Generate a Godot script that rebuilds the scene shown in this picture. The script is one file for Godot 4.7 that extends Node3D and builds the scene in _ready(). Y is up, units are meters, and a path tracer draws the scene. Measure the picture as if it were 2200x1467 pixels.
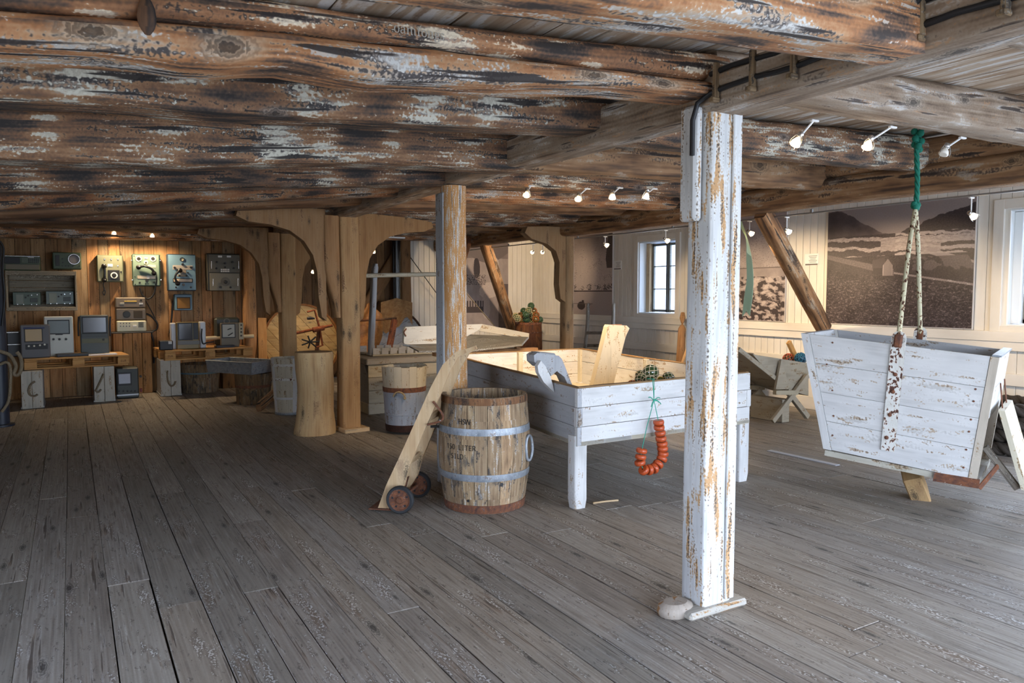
extends Node3D
# An old timber warehouse turned museum. X runs across the boards to the gallery wall, -Z runs along the boards to the radio wall, y is up, metres.

const EYE := Vector3(0, 1.45, 0)
const FOCAL := 1600.0
var look: Basis
var M := {}
var used := {}
var rng := RandomNumberGenerator.new()
var nz := FastNoiseLite.new()


func _ready() -> void:
	rng.seed = 11
	nz.seed = 5
	nz.frequency = 1.0
	# camera
	var cam := Camera3D.new()
	cam.name = "camera"
	cam.position = EYE
	cam.rotation_degrees = Vector3(-3.68, -30.65, 0)
	cam.fov = rad_to_deg(2.0 * atan(733.5 / FOCAL))
	add_child(cam)
	cam.current = true
	look = cam.basis
	# sky and exposure
	var env := Environment.new()
	var sky := Sky.new()
	var sm := ProceduralSkyMaterial.new()
	sm.sky_top_color = Color(0.72, 0.82, 1.0)
	sm.sky_horizon_color = Color(0.88, 0.93, 1.0)
	sm.ground_horizon_color = Color(0.7, 0.73, 0.76)
	sm.ground_bottom_color = Color(0.55, 0.57, 0.6)
	sm.sky_energy_multiplier = 2.6
	sm.ground_energy_multiplier = 1.6
	sky.sky_material = sm
	env.background_mode = Environment.BG_SKY
	env.sky = sky
	env.tonemap_mode = Environment.TONE_MAPPER_LINEAR
	env.tonemap_exposure = 1.36
	env.sdfgi_enabled = true
	env.ssao_enabled = true
	env.ssil_enabled = true
	var we := WorldEnvironment.new()
	we.name = "world_environment"
	we.environment = env
	add_child(we)
	daylight()
	make_materials()
	build_shell()
	build_timber()
	build_front()
	build_middle()
	build_radio_corner()
	build_gallery()
	build_lamps()


# daylight entering by the loading doors and the windows: one soft light the size of each opening
func daylight() -> void:
	for d in [
		["door_daylight", Vector3(3.7, 1.2, 2.05), Vector3(0, 0, -1), Vector2(6.0, 2.1), 12.0],
		["door_daylight", Vector3(7.9, 1.15, 0.0), Vector3(-1, 0, 0), Vector2(2.4, 2.1), 6.0],
		["window_daylight", Vector3(-2.05, 1.45, -1.6), Vector3(1, 0, 0), Vector2(3.0, 1.1), 2.6],
		["window_daylight", Vector3(7.9, 1.7, -3.37), Vector3(-1, 0, 0), Vector2(1.0, 1.1), 1.6],
		["window_daylight", Vector3(7.9, 1.7, -8.97), Vector3(-1, 0, 0), Vector2(0.8, 1.1), 1.2],
	]:
		var a := AreaLight3D.new()
		a.name = d[0]
		add_child(a, true)
		a.look_at_from_position(d[1], d[1] + d[2], Vector3.UP)
		a.area_size = d[3]
		a.light_energy = d[4]
		a.light_color = Color(0.91, 0.955, 1.0)
		a.shadow_enabled = true
		a.area_range = 30.0


# ---------------------------------------------------------------- pixels to places
func ray(px: float, py: float) -> Vector3:
	return look * Vector3((px - 1100.0) / FOCAL, -(py - 733.5) / FOCAL, -1.0)


func on(px: float, py: float, axis: int, val: float) -> Vector3:
	var d := ray(px, py)
	return EYE + d * ((val - EYE[axis]) / d[axis])


func onx(px: float, py: float, v: float) -> Vector3:
	return on(px, py, 0, v)


func ony(px: float, py: float, v := 0.0) -> Vector3:
	return on(px, py, 1, v)


func onz(px: float, py: float, v: float) -> Vector3:
	return on(px, py, 2, v)


# ---------------------------------------------------------------- nodes
func numbered(called: String) -> String:
	var n: int = used.get(called, 0)
	used[called] = n + 1
	return called if n == 0 else "%s_%03d" % [called, n]


func tag(o: Node, label := "", category := "", group := "", kind := "") -> Node:
	if label: o.set_meta("label", label)
	if category: o.set_meta("category", category)
	if group: o.set_meta("group", group)
	if kind: o.set_meta("kind", kind)
	return o


func thing(called: String, label: String, category: String, at := Vector3.ZERO, group := "") -> Node3D:
	var o := Node3D.new()
	o.name = numbered(called)
	add_child(o)
	o.position = at
	tag(o, label, category, group)
	return o


func copy(o: Node3D, at: Vector3, turn: Vector3, label := "") -> Node3D:
	var c: Node3D = o.duplicate()
	c.name = numbered(String(o.name).rstrip("0123456789").rstrip("_"))
	add_child(c)
	c.position = at
	c.rotation = turn
	if label: c.set_meta("label", label)
	return c


# a part under a thing; geometry is given in the thing's own axes, or (w) in world axes
func part(called: String, g: Geo, m: Material, parent: Node3D, w := true) -> MeshInstance3D:
	var o := MeshInstance3D.new()
	o.name = called
	o.mesh = g.done(m)
	parent.add_child(o, true)
	if w and parent != self and not (parent is MeshInstance3D):
		o.transform = parent.transform.affine_inverse()
	return o


func solo(called: String, g: Geo, m: Material, label: String, category: String, group := "") -> MeshInstance3D:
	var o := part(numbered(called), g, m, self)
	tag(o, label, category, group)
	return o


func struct(called: String, g: Geo, m: Material) -> MeshInstance3D:
	var o := part(called, g, m, self)
	o.set_meta("kind", "structure")
	return o


func again(src: MeshInstance3D, parent: Node3D, xf: Transform3D, called := "") -> MeshInstance3D:
	var o := MeshInstance3D.new()
	o.name = called if called else String(src.name)
	o.mesh = src.mesh
	parent.add_child(o, true)
	o.transform = xf
	return o


# ---------------------------------------------------------------- geometry
class Geo:
	var st := SurfaceTool.new()
	var o := Vector2.ZERO
	var sg := 1

	func _init(off := Vector2.ZERO) -> void:
		st.begin(Mesh.PRIMITIVE_TRIANGLES)
		o = off

	func flat() -> void:
		st.set_smooth_group(-1)

	func smooth() -> void:
		sg += 1
		st.set_smooth_group(sg)

	func v(p: Vector3, uv: Vector2) -> void:
		st.set_uv(uv + o)
		st.add_vertex(p)

	func tri(a: Vector3, b: Vector3, c: Vector3, ua: Vector2, ub: Vector2, uc: Vector2) -> void:
		v(a, ua); v(b, ub); v(c, uc)

	func quad(a: Vector3, b: Vector3, c: Vector3, d: Vector3, ua: Vector2, ub: Vector2, uc: Vector2, ud: Vector2) -> void:
		v(a, ua); v(b, ub); v(c, uc)
		v(a, ua); v(c, uc); v(d, ud)

	# a chamfered box; U runs along the longest side
	func box(c: Vector3, s: Vector3, b := Basis(), ch := 0.004) -> Geo:
		flat()
		var h := s * 0.5
		ch = minf(ch, minf(h.x, minf(h.y, h.z)) * 0.6)
		var g := 0
		if s.y > s[g]: g = 1
		if s.z > s[g]: g = 2
		for a in 3:
			var e := (a + 1) % 3
			var f := (a + 2) % 3
			for q in [-1.0, 1.0]:
				var p := []
				for k in [[-1, -1], [-1, 1], [1, 1], [1, -1]]:
					var x := Vector3.ZERO
					x[a] = h[a] * q
					x[e] = (h[e] - ch) * k[0]
					x[f] = (h[f] - ch) * k[1]
					p.append(x)
				if q < 0: p.reverse()
				face(c, b, p, a, g)
		if ch <= 0.0: return self
		for a in 3:
			var e := (a + 1) % 3
			var f := (a + 2) % 3
			for q in [-1.0, 1.0]:
				for r in [-1.0, 1.0]:
					var p := []
					for k in [[0, -1], [0, 1], [1, 1], [1, -1]]:
						var x := Vector3.ZERO
						x[a] = (h[a] - ch) * k[1]
						x[e] = (h[e] - (ch if k[0] else 0.0)) * q
						x[f] = (h[f] - (0.0 if k[0] else ch)) * r
						p.append(x)
					if q * r < 0: p.reverse()
					face(c, b, p, e if e != g else f, g)
		for q in [-1.0, 1.0]:
			for r in [-1.0, 1.0]:
				for t in [-1.0, 1.0]:
					var p0 := c + b * Vector3(h.x * q, (h.y - ch) * r, (h.z - ch) * t)
					var p1 := c + b * Vector3((h.x - ch) * q, h.y * r, (h.z - ch) * t)
					var p2 := c + b * Vector3((h.x - ch) * q, (h.y - ch) * r, h.z * t)
					if q * r * t > 0: tri(p0, p2, p1, Vector2.ZERO, Vector2.ZERO, Vector2.ZERO)
					else: tri(p0, p1, p2, Vector2.ZERO, Vector2.ZERO, Vector2.ZERO)
		return self

	func face(c: Vector3, b: Basis, p: Array, a: int, g: int) -> void:
		var u := []
		for x: Vector3 in p:
			if a == g: u.append(Vector2(x[(g + 1) % 3] * 0.3, x[(g + 2) % 3]))
			else: u.append(Vector2(x[g], x[3 - a - g] + a * 0.37))
		quad(c + b * p[0], c + b * p[1], c + b * p[2], c + b * p[3], u[0], u[1], u[2], u[3])

	# a bar from a to b, w wide (along side) and t thick
	func bar(a: Vector3, b: Vector3, w: float, t: float, side := Vector3.UP, ch := 0.003) -> Geo:
		var x := (b - a).normalized()
		var z := x.cross(side).normalized()
		if z.length() < 0.5: z = x.cross(Vector3(0.3, 0.2, 0.9)).normalized()
		var y := z.cross(x)
		return box((a + b) * 0.5, Vector3(a.distance_to(b), w, t), Basis(x, y, z), ch)

	# eight corners: a four-sided ring and a second four-sided ring, in the same order
	func hexa(p: Array) -> Geo:
		flat()
		var l0 := (p[0] as Vector3).distance_to(p[1])
		var l1 := (p[1] as Vector3).distance_to(p[2])
		var l2 := (p[0] as Vector3).distance_to(p[4])
		for f in [[0, 1, 2, 3, l0, l1], [7, 6, 5, 4, l0, l1], [0, 4, 5, 1, l2, l0], [1, 5, 6, 2, l2, l1], [2, 6, 7, 3, l2, l0], [3, 7, 4, 0, l2, l1]]:
			if f[4] >= f[5]: quad(p[f[0]], p[f[1]], p[f[2]], p[f[3]], Vector2(0, 0), Vector2(f[4], 0), Vector2(f[4], f[5]), Vector2(0, f[5]))
			else: quad(p[f[0]], p[f[1]], p[f[2]], p[f[3]], Vector2(0, 0), Vector2(0, f[4]), Vector2(f[5], f[4]), Vector2(f[5], 0))
		return self

	# a slab: four corners a, b, c, d and a thickness vector
	func slab(a: Vector3, b: Vector3, c: Vector3, d: Vector3, t: Vector3) -> Geo:
		return hexa([a, b, c, d, a + t, b + t, c + t, d + t])

	# an outline in the xy plane of xf, extruded from z0 to z1; swap lays the grain along y
	func ext(poly: PackedVector2Array, z0: float, z1: float, xf := Transform3D(), swap := false) -> Geo:
		flat()
		var id := Geometry2D.triangulate_polygon(poly)
		var cw := Geometry2D.is_polygon_clockwise(poly)
		for i in range(0, id.size(), 3):
			var a := poly[id[i]]
			var b := poly[id[i + 1]]
			var c := poly[id[i + 2]]
			if (b - a).cross(c - a) > 0:
				var tmp := b
				b = c
				c = tmp
			var u := []
			for q: Vector2 in [a, b, c]: u.append(Vector2(q.y, q.x) if swap else q)
			tri(xf * Vector3(a.x, a.y, z1), xf * Vector3(b.x, b.y, z1), xf * Vector3(c.x, c.y, z1), u[0], u[1], u[2])
			tri(xf * Vector3(a.x, a.y, z0), xf * Vector3(c.x, c.y, z0), xf * Vector3(b.x, b.y, z0), u[0], u[2], u[1])
		var run := 0.0
		for i in poly.size():
			var a := poly[i]
			var b := poly[(i + 1) % poly.size()]
			if cw:
				var tmp := a
				a = b
				b = tmp
			var l := a.distance_to(b)
			quad(xf * Vector3(a.x, a.y, z0), xf * Vector3(a.x, a.y, z1), xf * Vector3(b.x, b.y, z1), xf * Vector3(b.x, b.y, z0), Vector2(run, 0), Vector2(run, z1 - z0), Vector2(run + l, z1 - z0), Vector2(run + l, 0))
			run += l
		return self

	# profile points (radius, height) swept round y from a0 to a1; caps closes the two cut sides
	func lathe(prof: Array, n: int, xf := Transform3D(), a0 := 0.0, a1 := TAU, round_ := true, caps := false) -> Geo:
		if round_: smooth()
		else: flat()
		var run := 0.0
		for i in prof.size() - 1:
			var p: Vector2 = prof[i]
			var q: Vector2 = prof[i + 1]
			var l := p.distance_to(q)
			var steep := absf(p.y - q.y) < absf(p.x - q.x) * 0.5
			if steep and round_: smooth()
			var rr := maxf(p.x, q.x)
			for k in n:
				var t0 := a0 + (a1 - a0) * k / n
				var t1 := a0 + (a1 - a0) * (k + 1) / n
				var d0 := Vector3(cos(t0), 0, sin(t0))
				var d1 := Vector3(cos(t1), 0, sin(t1))
				var a := xf * (d0 * p.x + Vector3.UP * p.y)
				var b := xf * (d0 * q.x + Vector3.UP * q.y)
				var c := xf * (d1 * q.x + Vector3.UP * q.y)
				var d := xf * (d1 * p.x + Vector3.UP * p.y)
				var ua := Vector2(run, t0 * rr)
				var ub := Vector2(run + l, t0 * rr)
				var uc := Vector2(run + l, t1 * rr)
				var ud := Vector2(run, t1 * rr)
				if q.x > 1e-5: tri(a, b, c, ua, ub, uc)
				if p.x > 1e-5: tri(a, c, d, ua, uc, ud)
			if steep and round_: smooth()
			run += l
		if caps:
			var pl := PackedVector2Array(prof)
			if pl[0].is_equal_approx(pl[pl.size() - 1]): pl.remove_at(pl.size() - 1)
			var id := Geometry2D.triangulate_polygon(pl)
			flat()
			for t in [a0, a1]:
				var dd := Vector3(cos(t), 0, sin(t))
				for i in range(0, id.size(), 3):
					var w := []
					for j in 3: w.append(xf * (dd * pl[id[i + j]].x + Vector3.UP * pl[id[i + j]].y))
					tri(w[0], w[1], w[2], pl[id[i]], pl[id[i + 1]], pl[id[i + 2]])
		return self

	# a round tube along points; r is one radius or one per point
	func tube(pts: Array, r, n := 6, closed := false) -> Geo:
		smooth()
		var m := pts.size()
		var rings := []
		var up := Vector3(0.13, 0.97, 0.21).normalized()
		var run := 0.0
		var runs := []
		for i in m:
			var p: Vector3 = pts[i]
			var a: Vector3 = pts[(i - 1 + m) % m] if closed or i > 0 else p
			var b: Vector3 = pts[(i + 1) % m] if closed or i < m - 1 else p
			var t := (b - a).normalized()
			var s := t.cross(up)
			if s.length() < 0.05: s = t.cross(Vector3.RIGHT)
			s = s.normalized()
			up = s.cross(t).normalized()
			var rad: float = r[i] if r is Array else r
			var ring := []
			for k in n:
				ring.append(p + (s * cos(TAU * k / n) + up * sin(TAU * k / n)) * rad)
			rings.append(ring)
			if i > 0: run += p.distance_to(pts[i - 1])
			runs.append(run)
		var rr: float = r[0] if r is Array else r
		for i in (m if closed else m - 1):
			var j := (i + 1) % m
			var u0: float = runs[i]
			var u1: float = runs[j] if j > i else runs[i] + 0.05
			for k in n:
				var l := (k + 1) % n
				var v0 := TAU * rr * k / n
				var v1 := TAU * rr * (k + 1) / n
				quad(rings[i][k], rings[j][k], rings[j][l], rings[i][l], Vector2(u0, v0), Vector2(u1, v0), Vector2(u1, v1), Vector2(u0, v1))
		if not closed:
			flat()
			for k in range(1, n - 1):
				tri(rings[0][0], rings[0][k], rings[0][k + 1], Vector2(0, 0), Vector2(0.01, 0), Vector2(0, 0.01))
				tri(rings[m - 1][0], rings[m - 1][k + 1], rings[m - 1][k], Vector2(0, 0), Vector2(0, 0.01), Vector2(0.01, 0))
		return self

	func ball(c: Vector3, r: float, n := 10, sq := Vector3.ONE) -> Geo:
		var prof := []
		for i in n / 2 + 1:
			var t := PI * i / (n / 2) - PI / 2
			prof.append(Vector2(maxf(0.0, cos(t)) * r, sin(t) * r))
		return lathe(prof, n, Transform3D(Basis.from_scale(sq), c))

	# a hewn timber: sections [centre, half width along side, half height along up], noise-roughened; q is the squareness of the section
	func timber(secs: Array, side: Vector3, up: Vector3, q: float, rough: float, noise: FastNoiseLite, n := 14) -> Geo:
		smooth()
		var rings := []
		var runs := []
		var run := 0.0
		for i in secs.size():
			var s: Array = secs[i]
			if i > 0: run += (s[0] as Vector3).distance_to(secs[i - 1][0])
			runs.append(run)
			var ring := []
			for k in n:
				var t := TAU * (k + 0.5) / n
				var cx := signf(cos(t)) * pow(absf(cos(t)), q)
				var cy := signf(sin(t)) * pow(absf(sin(t)), q)
				var p: Vector3 = s[0]
				var w := 1.0 + rough * noise.get_noise_3d(run * 1.3 + o.x * 7.0, cos(t) * 0.9, sin(t) * 0.9 + o.y * 5.0)
				w += rough * 0.35 * noise.get_noise_3d(run * 5.0 + o.y * 9.0, cos(t) * 2.4, sin(t) * 2.4)
				ring.append(p + side * (cx * s[1] * w) + up * (cy * s[2] * w))
			rings.append(ring)
		var m := rings.size()
		var arc := [0.0]
		var mid: Array = rings[m / 2]
		for k in n: arc.append(arc[k] + (mid[k] as Vector3).distance_to(mid[(k + 1) % n]))
		for i in m - 1:
			for k in n:
				var l := (k + 1) % n
				quad(rings[i][k], rings[i + 1][k], rings[i + 1][l], rings[i][l], Vector2(runs[i], arc[k]), Vector2(runs[i + 1], arc[k]), Vector2(runs[i + 1], arc[k + 1]), Vector2(runs[i], arc[k + 1]))
		flat()
		for e in [0, m - 1]:
			var c: Vector3 = secs[e][0]
			for k in n:
				var a: Vector3 = rings[e][k]
				var b: Vector3 = rings[e][(k + 1) % n]
				var ua := Vector2((a - c).dot(side) * 0.4, (a - c).dot(up))
				var ub := Vector2((b - c).dot(side) * 0.4, (b - c).dot(up))
				if e == 0: tri(c, a, b, Vector2.ZERO, ua, ub)
				else: tri(c, b, a, Vector2.ZERO, ub, ua)
		return self

	func done(m: Material) -> ArrayMesh:
		st.generate_normals()
		var mesh := st.commit()
		mesh.surface_set_material(0, m)
		return mesh


func rnd(a: float, b: float) -> float:
	return rng.randf_range(a, b)


func geo() -> Geo:
	return Geo.new(Vector2(rng.randf() * 3.0, rng.randf() * 3.0))


func poly(a: Array) -> PackedVector2Array:
	var p := PackedVector2Array()
	for i in range(0, a.size(), 2): p.append(Vector2(a[i], a[i + 1]))
	return p


func spline(ctrl: Array, steps: int) -> Array:
	var out := []
	for i in ctrl.size() - 1:
		var a: Vector3 = ctrl[maxi(i - 1, 0)]
		var b: Vector3 = ctrl[i]
		var c: Vector3 = ctrl[i + 1]
		var d: Vector3 = ctrl[mini(i + 2, ctrl.size() - 1)]
		for k in steps: out.append(b.cubic_interpolate(c, a, d, float(k) / steps))
	out.append(ctrl[ctrl.size() - 1])
	return out


func interp(pts: Array, x: float) -> float:
	if x <= pts[0][0]:
		return pts[0][1] + (x - pts[0][0]) * (pts[1][1] - pts[0][1]) / (pts[1][0] - pts[0][0])
	for i in pts.size() - 1:
		if x <= pts[i + 1][0]:
			return lerpf(pts[i][1], pts[i + 1][1], (x - pts[i][0]) / (pts[i + 1][0] - pts[i][0]))
	var n := pts.size() - 1
	return pts[n][1] + (x - pts[n][0]) * (pts[n][1] - pts[n - 1][1]) / (pts[n][0] - pts[n - 1][0])


# lettering: a string of letters round a cylinder or on a plane; xf maps letter plane (x right, y up, z out) to the thing
func letters(txt: String, size: float, m: Material, parent: Node3D, xf: Transform3D, serif := false) -> MeshInstance3D:
	var t := TextMesh.new()
	t.text = txt
	var f := SystemFont.new()
	f.font_names = PackedStringArray(["Droid Serif" if serif else "Droid Sans"])
	t.font = f
	t.font_size = 32
	t.pixel_size = size / 24.0
	t.depth = 0.0015
	t.material = m
	var o := MeshInstance3D.new()
	o.name = "lettering"
	o.mesh = t
	parent.add_child(o, true)
	o.transform = xf if parent is MeshInstance3D else parent.transform.affine_inverse() * xf
	return o


# ---------------------------------------------------------------- materials
func field(w: int, h: int, sx: float, freq: float, octaves: int, sd: int, kind := 0) -> PackedByteArray:
	var n := FastNoiseLite.new()
	n.seed = sd
	n.noise_type = FastNoiseLite.TYPE_SIMPLEX_SMOOTH if kind == 0 else FastNoiseLite.TYPE_CELLULAR
	n.frequency = freq
	n.fractal_octaves = octaves
	n.fractal_type = FastNoiseLite.FRACTAL_FBM if octaves > 1 else FastNoiseLite.FRACTAL_NONE
	var im := n.get_seamless_image(maxi(8, int(w / sx)), h, false, false, 0.2, true)
	im.convert(Image.FORMAT_L8)
	if im.get_width() != w: im.resize(w, h, Image.INTERPOLATE_CUBIC)
	return im.get_data()


# spec: w, h, seed, ramp (four colours), mix (how the five noise fields add up to the ramp position), layers [[five weights], low, high, colour, amount, raised]
# fields: 0 fine grain, 1 streaks, 2 blotches, 3 fine specks, 4 flakes
func compose(s: Dictionary) -> Array:
	var w: int = s.w
	var h: int = s.h
	var sd: int = s.seed
	var k: float = 512.0 / w
	var f0 := field(w, h, 26.0, 0.11 * k, 2, sd)
	var f1 := field(w, h, s.get("sx1", 7.0), 0.035 * k, 5, sd + 1)
	var f2 := field(w, h, s.get("sx2", 2.2), 0.012 * k, 5, sd + 2)
	var f3 := field(w, h, 1.0, 0.16 * k, 2, sd + 3)
	var f4 := field(w, h, s.get("sx4", 3.0), s.get("fr4", 0.03) * k, 5, sd + 4)
	var out := PackedByteArray()
	out.resize(w * h * 3)
	var rel := PackedByteArray()
	rel.resize(w * h)
	var ramp: Array = s.ramp
	var mx: Array = s.mix
	var lut := PackedFloat32Array()
	for i in 256:
		var t := i / 255.0 * (ramp.size() - 1)
		var j := mini(int(t), ramp.size() - 2)
		var c: Color = (ramp[j] as Color).lerp(ramp[j + 1], t - j)
		lut.append(c.r * 255.0); lut.append(c.g * 255.0); lut.append(c.b * 255.0)
	var m0: float = mx[0]
	var m1: float = mx[1]
	var m2: float = mx[2]
	var m3: float = mx[3]
	var con: float = s.get("contrast", 1.6)
	var layers: Array = s.layers
	var nl := layers.size()
	var lw := PackedFloat32Array()
	for l in layers:
		for q in 5: lw.append(l[0][q])
		lw.append(l[1]); lw.append(1.0 / (l[2] - l[1]))
		lw.append(l[3].r * 255.0); lw.append(l[3].g * 255.0); lw.append(l[3].b * 255.0)
		lw.append(l[4]); lw.append(l[5])
	for i in w * h:
		var a := f0[i] / 255.0
		var b := f1[i] / 255.0
		var c := f2[i] / 255.0
		var d := f3[i] / 255.0
		var e := f4[i] / 255.0
		var p := clampi(int(((a * m0 + b * m1 + c * m2 + d * m3 - 0.5) * con + 0.5) * 255.0), 0, 255) * 3
		var r := lut[p]
		var g := lut[p + 1]
		var bl := lut[p + 2]
		var hh := 90.0 + a * 70.0
		for l in nl:
			var z := l * 12
			var t := (a * lw[z] + b * lw[z + 1] + c * lw[z + 2] + d * lw[z + 3] + e * lw[z + 4] - lw[z + 5]) * lw[z + 6]
			if t > 0.0:
				t = minf(t, 1.0) * lw[z + 10]
				r += (lw[z + 7] - r) * t
				g += (lw[z + 8] - g) * t
				bl += (lw[z + 9] - bl) * t
				hh += lw[z + 11] * t
		out[i * 3] = clampi(int(r), 0, 255)
		out[i * 3 + 1] = clampi(int(g), 0, 255)
		out[i * 3 + 2] = clampi(int(bl), 0, 255)
		rel[i] = clampi(int(hh), 0, 255)
	var rg := RandomNumberGenerator.new()
	rg.seed = sd
	for q in int(s.get("knots", 0)):
		var kx := rg.randi_range(50, w - 51)
		var ky := rg.randi_range(20, h - 21)
		var rx := rg.randf_range(9.0, 17.0) / k
		var ry := rx * rg.randf_range(0.45, 0.65)
		var halo: Color = ramp[ramp.size() - 2]
		for y in range(maxi(0, int(ky - ry * 2.2)), mini(h, int(ky + ry * 2.2))):
			for x in range(maxi(0, int(kx - rx * 2.8)), mini(w, int(kx + rx * 2.8))):
				var dx := (x - kx) / rx
				var dy := (y - ky) / ry
				var d := sqrt(dx * dx * (1.0 if absf(dx) < 1.0 else 0.6) + dy * dy) + (f3[y * w + x] / 255.0 - 0.5) * 0.5
				if d > 2.0: continue
				var t := clampf(2.0 - d, 0.0, 1.0) * 0.75
				var sh := 0.85 + 0.15 * sin(d * 13.0)
				if d < 0.55: sh *= 0.45
				elif d < 1.0: sh *= 0.78
				var i := (y * w + x) * 3
				out[i] = int(lerpf(out[i], halo.r * 255.0 * sh, t))
				out[i + 1] = int(lerpf(out[i + 1], halo.g * 255.0 * sh, t))
				out[i + 2] = int(lerpf(out[i + 2], halo.b * 255.0 * sh, t))
	return [Image.create_from_data(w, h, false, Image.FORMAT_RGB8, out), Image.create_from_data(w, h, false, Image.FORMAT_L8, rel)]


func c8(r: int, g: int, b: int) -> Color:
	return Color8(r, g, b)


func plain(r: int, g: int, b: int, rough := 0.6, metal := 0.0) -> StandardMaterial3D:
	var m := StandardMaterial3D.new()
	m.albedo_color = Color8(r, g, b)
	m.roughness = rough
	m.metallic = metal
	return m


func tint(m: StandardMaterial3D, c: Color) -> StandardMaterial3D:
	var n: StandardMaterial3D = m.duplicate()
	n.albedo_color = c
	return n


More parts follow.
